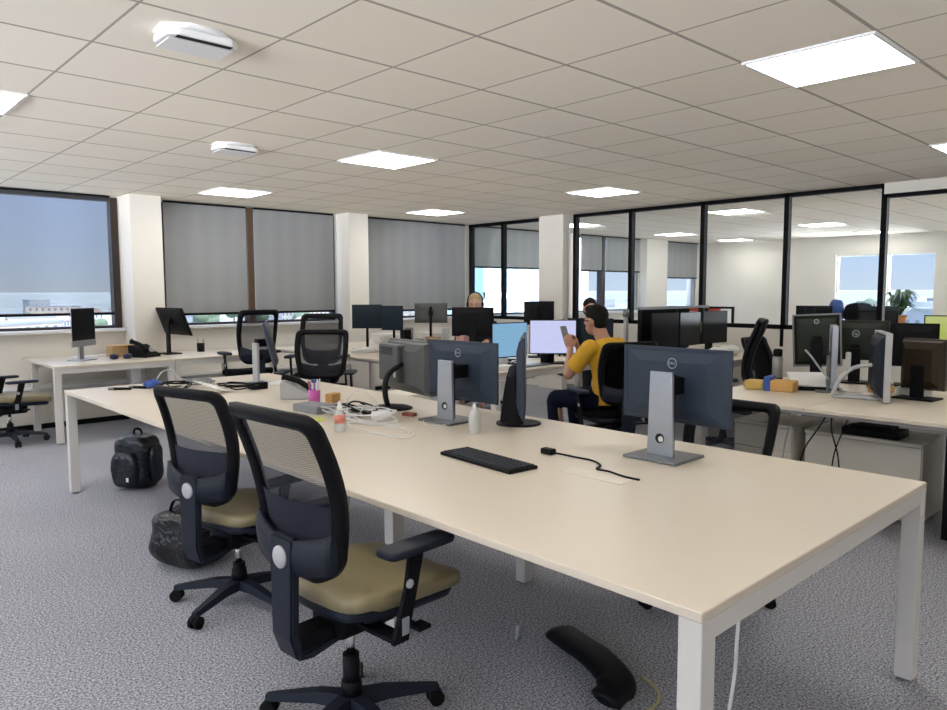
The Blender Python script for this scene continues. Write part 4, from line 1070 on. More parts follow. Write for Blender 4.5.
desk_phone('black desk telephone on the left window desk beside the cardboard box', (2.80, 8.20, ZT), -60, m_black).scale = (1.25, 1.25, 1.3)
def pen_pot(label, loc, pm, pens, h_=0.10, r_=0.038):
    t_ = thing('pen_pot', label, 'pen pot', loc, 0)
    c = NB(); lathe(c, [(r_ * 0.9, 0), (r_, h_), (r_ * 0.9, h_), (r_ * 0.82, 0.006)], seg=20); obj('pot', c, pm, t_)
    for k, pmn in enumerate(pens):
        a = k * 2.4; c = NB(); tube(c, [(0.015 * math.cos(a), 0.015 * math.sin(a), 0.01), (0.035 * math.cos(a), 0.035 * math.sin(a), h_ + 0.045 + 0.012 * (k % 3))], 0.0045, 8); obj('pen', c, pmn, t_)
pen_pot('pink pen pot with coloured pens and a ruler beside the grey telephone', (2.36, 3.97, ZT), m_pink, [m_purple, m_red, m_white, m_pink, m_bluep, m_white, m_orange, m_purple], 0.09)
pen_pot('small black cup on the right window desk beside the tilted monitor', (3.52, 8.45, ZT), m_black, [m_black, m_dsilver], 0.10, 0.045)
c = NB(); box(c, (-0.045, -0.028, 0), (0.045, 0.028, 0.055), 0.004)
tag(obj('card_box', c, m_orange, loc=(2.50, 3.98, ZT), rot=(0, 0, 0.4)), 'small orange card box behind the pink pen pot', 'box')
c = NB(); box(c, (-0.07, -0.11, 0), (0.07, 0.11, 0.045), 0.008)
tag(obj('grey_case', c, m_greyp, loc=(2.22, 3.74, ZT), rot=(0, 0, 0.15)), 'flat grey blue case lying among the cables beside the squeeze bottle', 'case')
c = NB(); box(c, (-0.03, -0.03, 0), (0.03, 0.03, 0.018), 0.002)
tag(obj('sticky_notes', c, m_yellow, loc=(2.06, 3.44, ZT), rot=(0, 0, 0.2)), 'yellow green block of sticky notes beside the squeeze bottle', 'sticky notes')
c = NB(); box(c, (-0.045, -0.06, 0), (0.045, 0.06, 0.045), 0.012)
tag(obj('power_adapter', c, m_white, loc=(2.33, 3.22, ZT), rot=(0, 0, -0.3)), 'white power adapter lying in a loop of white cable', 'adapter')
def messy(name, label, cat, loc, m_, n_, rx, ry, r_=0.003, seed=1, up_=0.03, lift=0.0):
    rnd = random.Random(seed); c = NB()
    pts = []
    for k in range(n_):
        a = k * 1.35 + rnd.uniform(-0.3, 0.3); q = rnd.uniform(0.55, 1.0)
        pts.append((rx * q * math.cos(a), ry * q * math.sin(a), max(r_, rnd.uniform(r_, up_) + lift)))
    cable(c, pts, r_, 7); return tag(obj(name, c, m_, loc=loc), label, cat, None)
messy('cable_coil', 'loose coil of white cable around the white power adapter', 'cable', (2.27, 3.26, ZT), m_white, 26, 0.15, 0.24, 0.0036, 3, 0.06)
messy('cable_coil', 'wide flat loop of pale cable right of the squeeze bottle', 'cable', (2.17, 2.98, ZT), m_paper, 11, 0.14, 0.30, 0.0032, 5, 0.006)
messy('cable_coil', 'black cables tangled behind the squeeze bottle', 'cable', (2.34, 3.46, ZT), m_black, 20, 0.11, 0.20, 0.005, 8, 0.06)
messy('cable_coil', 'grey cables mixed between the flat grey case and the white adapter', 'cable', (2.24, 3.45, ZT), m_lgrey, 18, 0.12, 0.16, 0.0042, 81, 0.06)
c = NB(); box(c, (-0.03, -0.05, 0), (0.03, 0.05, 0.03), 0.008); tag(obj('power_adapter', c, m_black, loc=(2.40, 3.55, ZT), rot=(0, 0, 0.7)), 'small black power adapter behind the squeeze bottle', 'adapter')
c = NB(); cable(c, [(0, 0.18, 0.004), (-0.05, 0.10, 0.09), (-0.02, 0.0, 0.15), (0.0, -0.08, 0.11), (0.02, -0.12, 0.02), (0.0, -0.2, 0.004)], 0.003)
tag(obj('cable_loop', c, m_white, loc=(2.36, 3.42, ZT)), 'white cable standing up in an arch in front of the thick grey monitor', 'cable')
c = NB(); cable(c, [(0, 0, 0.004), (-0.05, -0.05, 0.006), (-0.10, -0.14, 0.004), (-0.05, -0.20, 0.004), (0.0, -0.22, 0.006)], 0.0028)
tag(obj('white_cable', c, m_white, loc=(2.50, 3.06, ZT)), 'short white cable curling in front of the silver monitor stand', 'cable')
c = NB(); box(c, (-0.02, -0.04, 0), (0.02, 0.04, 0.02), 0.006)
tag(obj('travel_adapter', c, mat('brick_red_plastic', (0.25, 0.06, 0.04), 0.5, noise=0.1), loc=(2.52, 3.22, ZT), rot=(0, 0, 0.3)), 'small brick red plug beside the silver monitor stand', 'plug')
# clutter at the far left end of the foreground desk
c = NB(); box(c, (-0.085, -0.11, 0), (0.085, 0.11, 0.003)); c.transform(T((0, 0, 0.045), (R(12), R(14), 0)))
tag(obj('paper_sheet', c, m_paper, loc=(2.12, 4.92, ZT), rot=(0, 0, 0.4)), 'white sheet of paper propped on cables at the far end of the foreground desk', 'paper')
rnd = random.Random(12)
for k, (px_, py_, m_, lab) in enumerate(((176, 388, m_black, 'leftmost of the cable bundles around the white sheet'), (200, 386, m_greyp, 'grey cable bundle directly left of the white sheet'), (238, 389, m_black, 'black cable bundle directly right of the white sheet'))):
    p = at_z(px_, py_, ZT)
    messy('cable_bundle', lab, 'cable', (p.x, p.y, ZT), m_, 18, 0.12, 0.22, 0.005, 20 + k, 0.05)
for px_, py_, ln, lab in ((120, 390, 0.16, 'black pen at the far left corner of the foreground desk, left one'), (138, 388.5, 0.14, 'black marker right of the pen at the far left desk corner')):
    p = at_z(px_, py_, ZT)
    t_ = thing('marker_pen', lab, 'pen', (p.x, p.y, ZT), 50 if ln > 0.15 else 35)
    c = NB(); cyl(c, (0, -ln / 2, 0.010), (0, ln / 4, 0.010), 0.010, seg=10); obj('pen_barrel', c, m_black, t_)
    c = NB(); cyl(c, (0, ln / 4, 0.010), (0, ln / 2, 0.010), 0.011, seg=10); obj('pen_cap', c, m_dsilver, t_)
p = at_z(153, 388, ZT)
c = NB(); superell(c, (0, 0, 0.03), (0.06, 0.05, 0.03), 0.9, 0.9, 8, 16, fn=lambda x, y, z: (x * (1 + 0.2 * math.sin(z * 160 + y * 90)), y, z * (1 + 0.3 * math.sin(x * 130))))
tag(obj('glove', c, m_bluep, loc=(p.x, p.y, ZT)), 'crumpled dark blue cloth behind the second chair', 'cloth')
p = at_z(168, 384, ZT)
c = NB(); cable(c, [(-0.1, 0, 0.01), (-0.03, 0.03, 0.09), (0.03, 0, 0.10), (0.08, -0.05, 0.03), (0.15, -0.08, 0.01)], 0.006)
tag(obj('headset_cable', c, m_lgrey, loc=(p.x, p.y, ZT)), 'thin grey hoop standing up behind the second chair', 'headset')
for k, (px_, py_, m_, sz, lab) in enumerate(((258, 389, m_black, (0.06, 0.04, 0.05), 'black gadget at the foot of the edge-on tilted monitor'), (286, 384, m_paper, (0.12, 0.09, 0.02), 'pale booklet lying between tilted monitor and grey telephone'))):
    p = at_z(px_, py_, ZT); c = NB(); box(c, (-sz[0], -sz[1], 0), (sz[0], sz[1], sz[2]), 0.006)
    tag(obj(('gadget', 'booklet')[k], c, m_, loc=(p.x, p.y, ZT), rot=(0, 0, 0.5 * k)), lab, ('gadget', 'booklet')[k])

c = NB(); box(c, (-0.02, -0.02, 0), (0.02, 0.02, 0.025), 0.004); tag(obj('eraser', c, m_bluep, loc=(2.93, 4.92, ZT)), 'tiny dark blue block near the far edge of the foreground desk', 'eraser')
# left window desk
t_ = thing('cardboard_box', 'small brown cardboard box on the left window desk beneath the pillar', 'box', (2.66, 8.48, ZT), 5)
c = NB(); box(c, (-0.14, -0.09, 0), (0.14, 0.09, 0.12), 0.003); obj('box_body', c, m_card, t_)
c = NB(); box(c, (-0.13, -0.10, 0.118), (0.05, -0.088, 0.124)); obj('box_flap', c, m_orange, t_)
for k, (px_, py_, lab) in enumerate(((2.46, 8.12, 'left one of two dark blue round objects in front of the cardboard box'), (2.585, 8.09, 'right one of two dark blue round objects in front of the cardboard box'))):
    p = Vector((px_, py_, ZT)); c = NB(); superell(c, (0, 0, 0.03), (0.045, 0.045, 0.03), 0.8, 1, 8, 16)
    tag(obj('headphone_cup', c, mat('navy_gloss', (0.012, 0.014, 0.05), 0.4, noise=0.1), loc=(p.x, p.y, ZT)), lab, 'headphones')
p = at_z(151, 355, ZT); c = NB(); box(c, (-0.07, -0.02, 0), (0.07, 0.02, 0.02), 0.006); tag(obj('stapler', c, m_black, loc=(p.x, p.y, ZT)), 'low black stapler right of the black desk telephone', 'stapler')
p = at_z(88, 357, ZT); c = NB(); box(c, (-0.17, -0.06, 0), (0.17, 0.06, 0.015), 0.004); tag(obj('keyboard', c, m_white, loc=(p.x, p.y, ZT), rot=(0, 0, 0.1)), 'slim white keyboard before the silver chinned computer', 'keyboard')

# far middle desk: papers and boxes
far = [(4.85, 7.00, 'paper_stack', m_paper, (0.14, 0.10, 0.05), 'white papers in front of the left dark screen of the pair'),
       (5.00, 6.62, 'paper_stack', m_lgrey, (0.12, 0.09, 0.08), 'grey crumpled papers in front of the right dark screen of the pair'),
       (5.34, 6.62, 'mug', m_greyp, (0.06, 0.06, 0.15), 'grey cup shaped object left of the pale grey monitor back'),
       (5.10, 6.20, 'paper_stack', m_paper, (0.13, 0.09, 0.07), 'white paper stack below the pale grey monitor back'),
       (5.45, 6.32, 'box', mat('salmon_card', (0.62, 0.34, 0.26), 0.7, noise=0.1), (0.12, 0.07, 0.10), 'salmon coloured box beside the white papers in the far middle'),
       (5.45, 7.02, 'speaker', m_black, (0.05, 0.05, 0.24), 'dark speaker just right of the pair of dark screens'),
       (5.10, 5.72, 'paper_stack', m_paper, (0.20, 0.12, 0.03), 'white documents spread below the monitor of the blonde person'),
       (4.72, 6.30, 'box', m_dsilver, (0.10, 0.06, 0.05), 'dark grey box nearest the edge of the far middle desk'),
       (4.72, 5.95, 'paper_stack', mat('pink_paper', (0.70, 0.45, 0.42), 0.7, noise=0.1), (0.14, 0.09, 0.03), 'pinkish sheets on the near edge of the far middle desk'),
       (5.62, 5.95, 'mug', m_white, (0.04, 0.04, 0.11), 'white mug left of the documents of the blonde person'),
       (5.05, 4.60, 'keyboard', m_dsilver, (0.20, 0.07, 0.015), 'dark grey keyboard below the lavender screen'),
       (4.62, 4.56, 'box', m_white, (0.09, 0.06, 0.04), 'white box below the pale blue screen'),
       (4.80, 4.72, 'mug', m_lgrey, (0.045, 0.045, 0.08), 'light grey mug between the two lit screens'),
       (5.35, 4.68, 'speaker', m_black, (0.04, 0.04, 0.09), 'small black speaker under the right side of the lavender screen')]
far += [(5.74, 7.32, 'mug', m_dsilver, (0.06, 0.06, 0.24), 'tall dark grey canister at the back of the far middle desk'),
        (5.80, 6.98, 'box', m_paper, (0.08, 0.12, 0.19), 'white carton at the back of the far middle desk beneath the pale grey monitor'),
        (5.80, 6.68, 'mug', m_lgrey, (0.05, 0.05, 0.25), 'tall light grey cup beside the white carton on the far middle desk'),
        (5.58, 6.66, 'box', m_card, (0.06, 0.08, 0.16), 'brown carton before the white carton on the far middle desk'),
        (5.86, 6.42, 'box', mat('pink_card', (0.70, 0.42, 0.38), 0.7, noise=0.1), (0.07, 0.07, 0.18), 'pinkish carton left of the monitor hiding the blonde person'),
        (5.62, 7.66, 'paper_stack', m_paper, (0.12, 0.14, 0.16), 'tall white pile of papers behind the right dark screen of the pair')]
for x_, y_, nm, m_, sz, lab in far:
    c = NB()
    if nm == 'mug': lathe(c, [(sz[0] * 0.8, 0), (sz[0], sz[2]), (sz[0] * 0.85, sz[2]), (sz[0] * 0.7, 0.01)], seg=18); ct = 'cup'
    elif nm == 'keyboard': box(c, (-sz[0], -sz[1], 0), (sz[0], sz[1], sz[2]), 0.004); ct = nm
    elif nm == 'paper_stack':
        for q in range(5): box(c, (-sz[0], -sz[1], q * sz[2] / 5), (sz[0], sz[1], (q + 0.9) * sz[2] / 5), 0, T((0.02 * math.sin(q * 2), 0.015 * math.cos(q * 3), 0), (0, 0, 0.35 * math.sin(q * 1.7))))
        ct = 'papers'
    elif nm == 'speaker': box(c, (-sz[0], -sz[1], 0), (sz[0], sz[1], sz[2]), 0.01); lathe(c, [(0.025, 0), (0.025, 0.004)], M=T((0, -sz[1], sz[2] * 0.6), (R(90), 0, 0))); ct = nm
    else: box(c, (-sz[0], -sz[1], 0), (sz[0], sz[1], sz[2]), 0.005); ct = nm
    tag(obj(nm, c, m_, loc=(x_, y_, ZT)), lab, ct)
messy('cable_coil', 'dark cables tangled on the far middle desk between papers and grey cup', 'cable', (5.18, 6.44, ZT), m_black, 14, 0.10, 0.16, 0.008, 41, 0.08)
messy('cable_coil', 'dark cables lying under the lavender and pale blue screens', 'cable', (5.0, 4.92, ZT), m_black, 14, 0.20, 0.10, 0.006, 42, 0.05)
# papers behind the yellow shirt
for k, (x_, y_, lab) in enumerate(((7.02, 3.78, 'crumpled white paper right of the silver monitor arm'), (7.35, 3.85, 'rumpled white bag on the desk below the black monitor row'))):
    c = NB(); superell(c, (0, 0, 0.05), (0.16, 0.10, 0.05), 0.8, 0.8, 10, 20, fn=lambda x, y, z: (x, y, z * (1 + 0.45 * math.sin(x * 40 + y * 31))))
    tag(obj('paper_bag' if k else 'crumpled_paper', c, m_paper, loc=(x_, y_, ZT)), lab, 'bag' if k else 'paper')
# potted plant on a low cabinet
cabinet('low grey cabinet under the small dark plant before the glass partition', (8.15, 4.55, 0), 0.40, 0.5, 0.80)
def plant(label, loc, n_, rad, pot, seed, h_=0.25):
    rnd = random.Random(seed); t_ = thing('potted_plant', label, 'plant', loc, 0)
    c = NB(); lathe(c, [(0.06, 0), (0.085, 0.12), (0.075, 0.12), (0.05, 0.01)], seg=20); obj('pot', c, pot, t_)
    c = NB()
    for k in range(n_):
        a = rnd.uniform(0, 2 * PI); ln = rnd.uniform(0.5, 1) * rad; up_ = rnd.uniform(0.3, 1) * h_
        d = Vector((math.cos(a), math.sin(a), 0)); s_ = Vector((-math.sin(a), math.cos(a), 0)); wd = 0.02 + 0.012 * rnd.random()
        p0 = Vector((0, 0, 0.11)); p1 = p0 + d * ln * 0.5 + Vector((0, 0, up_)); p2 = p0 + d * ln + Vector((0, 0, up_ * 0.6))
        v = [c.verts.new(q) for q in (p0, p1 - s_ * wd, p2, p1 + s_ * wd, p1 + Vector((0, 0, 0.004)))]
        c.faces.new((v[0], v[1], v[4])); c.faces.new((v[1], v[2], v[4])); c.faces.new((v[2], v[3], v[4])); c.faces.new((v[3], v[0], v[4]))
    obj('leaves', c, m_leaf, t_, recalc=False)
    return t_
plant('small dark green plant on the low cabinet before the glass partition', (8.13, 4.62, 0.80), 40, 0.26, m_black, 4, 0.16)

# right bench desk items
def atd(px_, py_): p = at_z(px_, py_, ZT); return (p.x, p.y, ZT)
t_ = thing('package', 'orange brown parcel with a blue strap at the end of the right bench desk', 'parcel', (5.02, 2.30, ZT), 8)
c = NB(); box(c, (-0.07, -0.17, 0), (0.07, 0.02, 0.075), 0.01); obj('parcel_box', c, m_orange, t_)
c = NB(); box(c, (-0.06, 0.03, 0), (0.06, 0.17, 0.065), 0.02); obj('parcel_roll', c, mat('ochre_paper', (0.58, 0.40, 0.12), 0.7, noise=0.15), t_)
c = NB(); box(c, (-0.075, -0.02, -0.0), (0.075, 0.025, 0.10), 0.006); obj('blue_strap', c, m_bluep, t_)
bottle('tall black and silver vacuum flask beside the parcel', (5.48, 2.46, ZT), [(0.036, 0), (0.038, 0.005), (0.038, 0.18), (0.032, 0.20)], mat('flask_steel', (0.40, 0.38, 0.36), 0.3, 0.6, noise=0.3, nscale=14), [(0.033, 0.20), (0.034, 0.245), (0.025, 0.255)], m_black, cat='flask', lab=(0.0, 0.04, 0.0385, m_black))
t_ = thing('paper_tray', 'open dark tray holding papers between parcel and silver edged monitor', 'tray', (5.28, 2.12, ZT), 30)
c = NB(); box(c, (-0.12, -0.17, 0), (0.12, 0.17, 0.015), 0.004); box(c, (0.11, -0.17, 0.0), (0.12, 0.17, 0.05), 0.003); box(c, (-0.12, -0.17, 0), (-0.11, 0.17, 0.03), 0.003); obj('tray_shell', c, m_black, t_)
c = NB(); box(c, (-0.10, -0.15, 0), (0.10, 0.15, 0.003), 0, T((0, 0, 0.07), (0, R(-22), R(8)))); box(c, (-0.10, -0.15, 0.016), (0.10, 0.15, 0.04), 0.002); obj('tray_papers', c, m_paper, t_)
c = NB(); cable(c, [(0, 0, 0.28), (-0.02, -0.05, 0.24), (0.0, -0.12, 0.14), (0.02, -0.2, 0.05), (0.0, -0.28, 0.01)], 0.007)
tag(obj('lamp_neck', c, m_lgrey, loc=(5.20, 2.14, ZT)), 'curved pale cable arching in front of the silver edged monitor', 'cable')
for k, (x_, y_, m_, sz, lab) in enumerate(((5.45, 1.72, m_orange, (0.05, 0.07, 0.05), 'small orange box between the silver edged and the curved monitor'),
                                          (5.38, 1.50, m_paper, (0.09, 0.06, 0.06), 'crumpled white tissue pack behind the curved monitor'),
                                          (5.62, 1.78, m_brnplastic, (0.08, 0.08, 0.04), 'dark brown tray under the emblem monitor'),
                                          (4.80, 1.12, m_yellow, (0.04, 0.03, 0.03), 'pale green eraser block at the right picture edge'))):
    c = NB(); box(c, (-sz[0], -sz[1], 0), (sz[0], sz[1], sz[2]), 0.01); tag(obj(('small_box', 'tissue_pack', 'desk_tray', 'eraser')[k], c, m_, loc=(x_, y_, ZT), rot=(0, 0, k)), lab, ('box', 'tissues', 'tray', 'eraser')[k])
messy('cable_coil', 'pale thin cables lying before the silver edged monitor on the right bench desk', 'cable', (5.13, 1.83, ZT), m_paper, 12, 0.10, 0.14, 0.0028, 31, 0.02)
# cables hanging below the right desk
for k, (y0_, y1_, x_, m_) in enumerate(((2.02, 2.10, 4.78, m_lgrey), (1.80, 1.98, 4.74, m_black), (1.78, 1.70, 4.72, m_black), (1.68, 1.78, 4.76, m_black))):
    c = NB(); cable(c, [(x_ + 0.05, y0_, 0.70), (x_ - 0.01, y0_ + (y1_ - y0_) * 0.25, 0.58), (x_, y0_ + (y1_ - y0_) * 0.8, 0.40), (x_, y1_, 0.14), (x_ + 0.01, y1_ + 0.02, 0.006)], 0.0045)
    tag(obj('hanging_cable', c, m_), ('pale grey cable', 'first black cable right of the pale one', 'middle black cable', 'last black cable')[k] + ' hanging under the right bench desk', 'cable', 'cables hanging under the right bench desk')

# ================================================================== ON THE FLOOR
def lump(seed, amp, fr):
    rnd = random.Random(seed); ph = [rnd.uniform(0, 6) for _ in range(6)]
    def f(x, y, z):
        k = 1 + amp * (math.sin(x * fr + ph[0]) * math.sin(y * fr * 0.8 + ph[1]) + 0.6 * math.sin(z * fr * 1.1 + ph[2] + x * fr))
        return (x * k, y * k, z * (1 + 0.3 * amp * math.sin(x * fr * 1.3 + ph[3])))
    return f
t_ = thing('backpack', 'black backpack standing on the carpet beneath the far end of the foreground desk', 'backpack', (1.84, 5.63, 0), 30)
t_.scale = (0.86, 0.80, 1.0)
c = NB(); superell(c, (0, 0, 0.20), (0.13, 0.19, 0.20), 0.45, 0.5, 18, 40, fn=lump(2, 0.06, 22)); obj('main_compartment', c, m_bagfab, t_)
c = NB(); superell(c, (-0.12, 0.02, 0.15), (0.06, 0.14, 0.13), 0.5, 0.5, 12, 28, fn=lump(3, 0.08, 30)); obj('front_pocket', c, m_bagfab, t_)
c = NB(); superell(c, (0.01, -0.19, 0.19), (0.07, 0.04, 0.14), 0.6, 0.6, 12, 20, fn=lump(4, 0.1, 30)); obj('side_pocket', c, m_bagfab, t_)
c = NB(); cable(c, [(0.02, -0.04, 0.39), (0.02, -0.02, 0.43), (0.02, 0.04, 0.43), (0.02, 0.06, 0.39)], 0.009); obj('grab_handle', c, m_blkfab, t_)
c = NB(); box(c, (-0.185, -0.06, 0.075), (-0.178, -0.035, 0.105), 0.002); obj('buckle', c, m_white, t_)
t_ = thing('plastic_bag', 'shiny black plastic bag on the carpet behind the second chair', 'bag', (1.50, 3.83, 0), 20)
c = NB(); superell(c, (0, 0, 0.15), (0.15, 0.19, 0.15), 0.6, 0.7, 26, 56, fn=lump(9, 0.10, 30)); obj('bag_body', c, m_binliner, t_)
c = NB()
for a in (-0.06, 0.06): tube(c, spline([(a, -0.07, 0.27), (a, -0.03, 0.35), (a, 0.04, 0.35), (a, 0.08, 0.27)], 5), 0.012, 8, (1, 0.4))
obj('bag_handle', c, m_binliner, t_)
# foot rest under the foreground desk
t_ = thing('footrest', 'dark low curved floor object with thin pale cable under the foreground desk', 'footrest', (2.18, 1.62, 0), -12)
c = NB(); tube(c, spline([(0.03, 0.30, 0.03), (0.0, 0.15, 0.05), (-0.02, 0.0, 0.06), (-0.06, -0.15, 0.05), (-0.16, -0.20, 0.03)], 6), [0.03] + [0.06] * 20 + [0.05] * 3 + [0.03], 14, (1.2, 0.5)); obj('footrest_body', c, m_black, t_)
c = NB(); cable(c, [(0.10, -0.12, 0.006), (0.08, -0.22, 0.006), (0.0, -0.28, 0.006), (-0.12, -0.28, 0.006), (-0.26, -0.2, 0.006)], 0.006); obj('edge_cable', c, mat('straw_cable', (0.45, 0.40, 0.2), 0.5, noise=0.1), t_)
c = NB(); cyl(c, (0, 0, 0), (0, 0, 0.06), 0.008); tag(obj('chair_stop', c, m_lgrey, loc=(2.14, 2.02, 0)), 'tiny pale upright peg on the dark carpet under the foreground desk', 'peg')
c = NB(); cable(c, [(2.03, 1.0, 0.70), (2.03, 1.0, 0.55), (2.015, 1.0, 0.40), (2.01, 1.0, 0.32), (1.98, 1.0, 0.20), (1.98, 1.03, 0.01), (2.05, 1.3, 0.008)], 0.006)
tag(obj('hanging_cable', c, m_white), 'white cable hanging beside the near leg of the foreground desk', 'cable')

# ================================================================== ROOM BEYOND THE GLASS
def desk_simple(lab, x0, x1, y0, y1):
    return bench(lab, x0, x1, y0, y1, [(x0 + 0.04, y0 + 0.04), (x1 - 0.04, y0 + 0.04), (x0 + 0.04, y1 - 0.04), (x1 - 0.04, y1 - 0.04)], tray=False)
desk_simple('cream desk in the glazed room seen through the right panes', 9.6, 11.2, 2.2, 5.4)
for k, (x_, y_, yw, lab) in enumerate(((10.2, 4.1, 200, 'small dark monitor behind the fourth large glass pane'), (10.3, 3.3, 180, 'black monitor with dark heap behind glass, left of the right partition post'))):
    monitor(lab, (x_, y_, ZT), yw, 0.45, 0.28, 0.35, 'flat', off=0.05, thick=0.03, body=m_black, standm=m_black)
cabinet('long low cabinet below the far bright windows behind the glass', (15.72, 5.0, 0), 0.5, 2.2, 0.78)
c = NB(); superell(c, (0, 0, 0.21), (0.18, 0.30, 0.21), 0.8, 0.9, 12, 24, fn=lump(5, 0.08, 14)); tag(obj('duffel_bag', c, m_blkfab, loc=(15.68, 5.42, 0.78)), 'black soft bag heaped before the far bright window, behind the glass', 'bag')
c = NB(); superell(c, (0, 0, 0.24), (0.13, 0.15, 0.24), 0.8, 0.9, 12, 24, fn=lump(6, 0.08, 14)); tag(obj('blue_bag', c, mat('royal_blue_fabric', (0.02, 0.06, 0.2), 0.7, noise=0.2), loc=(15.68, 5.86, 0.78)), 'blue crumpled bag behind the glass beside the black one', 'bag')
plant('plant in a terracotta pot behind the rightmost glass pane', (15.68, 4.68, 0.78), 50, 0.30, m_terra, 8, 0.34).scale = (1.6, 1.6, 1.5)
c = NB(); cyl(c, (0, 0, 0), (0, 0, 0.22), 0.07, seg=20); tag(obj('white_canister', c, m_lgrey, loc=(9.9, 4.72, ZT)), 'light grey canister behind the third large glass pane', 'canister')
# second coat-rail shape with red strip beyond the glass
t_ = thing('clothes_rail', 'black frame with a red strip behind the glass, above the black monitors', 'rail', (9.3, 5.3, 0), 0)
c = NB(); box(c, (0, -0.5, 1.20), (0.03, 0.5, 1.23)); box(c, (0, -0.5, 0.0), (0.03, -0.47, 1.2)); box(c, (0, 0.47, 0), (0.03, 0.5, 1.2)); box(c, (-0.12, -0.5, 0), (0.15, -0.47, 0.03)); box(c, (-0.12, 0.47, 0), (0.15, 0.5, 0.03)); obj('rail_frame', c, m_black, t_)
c = NB(); box(c, (-0.004, -0.3, 1.16), (0.034, 0.47, 1.20)); obj('red_strip', c, m_red, t_)

# ================================================================== OUTSIDE (office is several floors up)
def ground_mat():
    M = mat('distant_city_ground', (0.2, 0.22, 0.18), 0.9)
    n, L = M.node_tree.nodes, M.node_tree.links; b = n['Principled BSDF']
    t = n.new('ShaderNodeTexCoord'); a = n.new('ShaderNodeTexVoronoi'); a.inputs['Scale'].default_value = 0.03
    L.new(t.outputs['Object'], a.inputs['Vector'])
    cr = n.new('ShaderNodeValToRGB'); cr.color_ramp.elements[0].color = (0.22, 0.26, 0.19, 1); cr.color_ramp.elements[1].color = (0.50, 0.48, 0.46, 1)
    sp = n.new('ShaderNodeSeparateColor'); L.new(a.outputs['Color'], sp.inputs[0]); L.new(sp.outputs[0], cr.inputs[0]); L.new(cr.outputs[0], b.inputs['Base Color'])
    return M
bm = NB(); prism(bm, [(-8000, 14), (20, 14), (20, 3.8), (20000, 3400), (20000, 20000), (-8000, 20000)], 'z', -19, -18); tag(obj('city_ground', bm, ground_mat()), 'far ground of the city below the windows', 'ground', kind='structure')
m_b = [mat('building_white', (0.62, 0.61, 0.58), 0.8, noise=0.15, nscale=0.2), mat('building_cream', (0.55, 0.48, 0.38), 0.8, noise=0.15, nscale=0.2), mat('building_grey', (0.32, 0.34, 0.36), 0.8, noise=0.15, nscale=0.2)]
m_roof = mat('clay_roof', (0.40, 0.30, 0.26), 0.8, noise=0.2, nscale=0.4)
m_winb = mat('building_window', (0.18, 0.21, 0.26), 0.2, noise=0.2, nscale=1)
m_tree = mat('tree_green', (0.15, 0.20, 0.13), 0.9, noise=0.4, nscale=0.8)
def building(sx_, sy_, h_, m_, roof):
    t_ = thing('building', 'low pale town building far beyond the windows', 'building', (0, 0, -18), 0, 'town buildings far beyond the windows')
    c = NB(); box(c, (-sx_ / 2, -sy_ / 2, 0), (sx_ / 2, sy_ / 2, h_)); obj('building_walls', c, m_, t_)
    c = NB()
    for fl in range(int(h_ / 3)):
        for k in range(int(sx_ / 3)):
            for s in (-1, 1): box(c, (-sx_ / 2 + 1 + k * 3, s * sy_ / 2 - 0.05, 1 + fl * 3), (-sx_ / 2 + 2.2 + k * 3, s * sy_ / 2 + 0.05, 2.4 + fl * 3))
        for k in range(int(sy_ / 3)):
            for s in (-1, 1): box(c, (s * sx_ / 2 - 0.05, -sy_ / 2 + 1 + k * 3, 1 + fl * 3), (s * sx_ / 2 + 0.05, -sy_ / 2 + 2.2 + k * 3, 2.4 + fl * 3))
    obj('building_windows', c, m_winb, t_)
    c = NB()
    if roof: prism(c, [(-sy_ / 2 - 0.4, h_), (sy_ / 2 + 0.4, h_), (0, h_ + 3)], 'x', -sx_ / 2 - 0.4, sx_ / 2 + 0.4)
    else: box(c, (-sx_ / 2 - 0.2, -sy_ / 2 - 0.2, h_), (sx_ / 2 + 0.2, sy_ / 2 + 0.2, h_ + 0.6))
    obj('building_roof', c, m_roof if roof else m_b[2], t_)
    return t_
protos = [building(14, 10, 9, m_b[0], True), building(22, 12, 12, m_b[1], False), building(12, 12, 7, m_b[0], True), building(30, 12, 14, m_b[2], False)]
rnd = random.Random(5); used = [False] * 4
placed = []
def put(proto_i, x_, y_, rz):
    o = protos[proto_i] if not used[proto_i] else copy_tree(protos[proto_i]); used[proto_i] = True
    o.location = (x_, y_, -18); o.rotation_euler = (0, 0, rz)
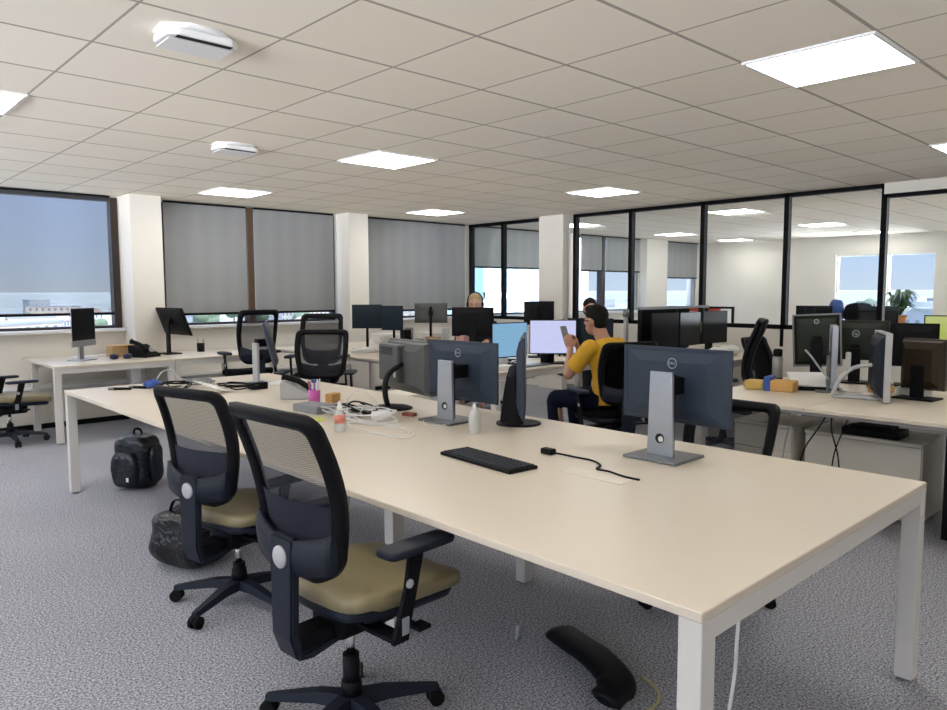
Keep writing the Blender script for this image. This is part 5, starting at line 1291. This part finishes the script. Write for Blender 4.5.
for k in range(64):
    if k < 40: a = rnd.uniform(0.62, 1.5)
    else: a = rnd.uniform(0.22, 0.45)
    d = rnd.uniform(120, 520)
    for _try in range(200):
        if all(math.hypot(d * math.cos(a) - q[0], d * math.sin(a) - q[1]) > 36 for q in placed): break
        a = rnd.uniform(0.62, 1.5) if k < 40 else rnd.uniform(0.2, 0.5); d = rnd.uniform(110, 620)
    placed.append((d * math.cos(a), d * math.sin(a)))
    put(k % 4, d * math.cos(a), d * math.sin(a), rnd.uniform(0, PI))
tr = thing('tree', 'round green tree far below the windows', 'tree', (0, 0, -18), 0, 'trees far below the windows')
c = NB()
for k in range(7): superell(c, (rnd.uniform(-2, 2), rnd.uniform(-2, 2), rnd.uniform(4.5, 8)), (2.6, 2.6, 2.2), 1, 1, 8, 12, fn=lump(k, 0.1, 2.5))
obj('tree_crown', c, m_tree, tr); c = NB(); cyl(c, (0, 0, 0), (0, 0, 5), 0.35, 0.25, 8); obj('tree_trunk', c, m_brown2, tr)
for k in range(60):
    a = rnd.uniform(0.62, 1.5) if k < 36 else rnd.uniform(0.22, 0.45); d = rnd.uniform(90, 420)
    for _try in range(200):
        if all(math.hypot(d * math.cos(a) - q[0], d * math.sin(a) - q[1]) > 24 for q in placed): break
        a = rnd.uniform(0.62, 1.5) if k < 36 else rnd.uniform(0.2, 0.5); d = rnd.uniform(90, 560)
    placed.append((d * math.cos(a), d * math.sin(a)))
    o = tr if k == 0 else copy_tree(tr); o.location = (d * math.cos(a), d * math.sin(a), -18); s = rnd.uniform(0.9, 1.5); o.scale = (s, s, s)
# neighbouring office block seen through the two narrow panes
t_ = thing('office_building', 'office block with white piers and blue glass outside the corner window', 'building', (33.4, 33, -18), 0)
c = NB(); box(c, (-4.5, -3, 0), (4.5, 3, 27)); obj('glass_facade', c, mat('blue_facade_glass', (0.16, 0.27, 0.36), 0.15, noise=0.3, nscale=0.3), t_)
for k in range(4):
    c = NB(); box(c, (-4.5 + k * 2.8, -3.4, 0), (-3.9 + k * 2.8, -3, 27)); obj('white_pier', c, m_b[0], t_)
for k in range(8):
    c = NB(); box(c, (-4.5, -3.15, 2.5 + k * 3.3), (4.5, -3, 2.9 + k * 3.3)); obj('floor_band', c, m_b[0], t_)
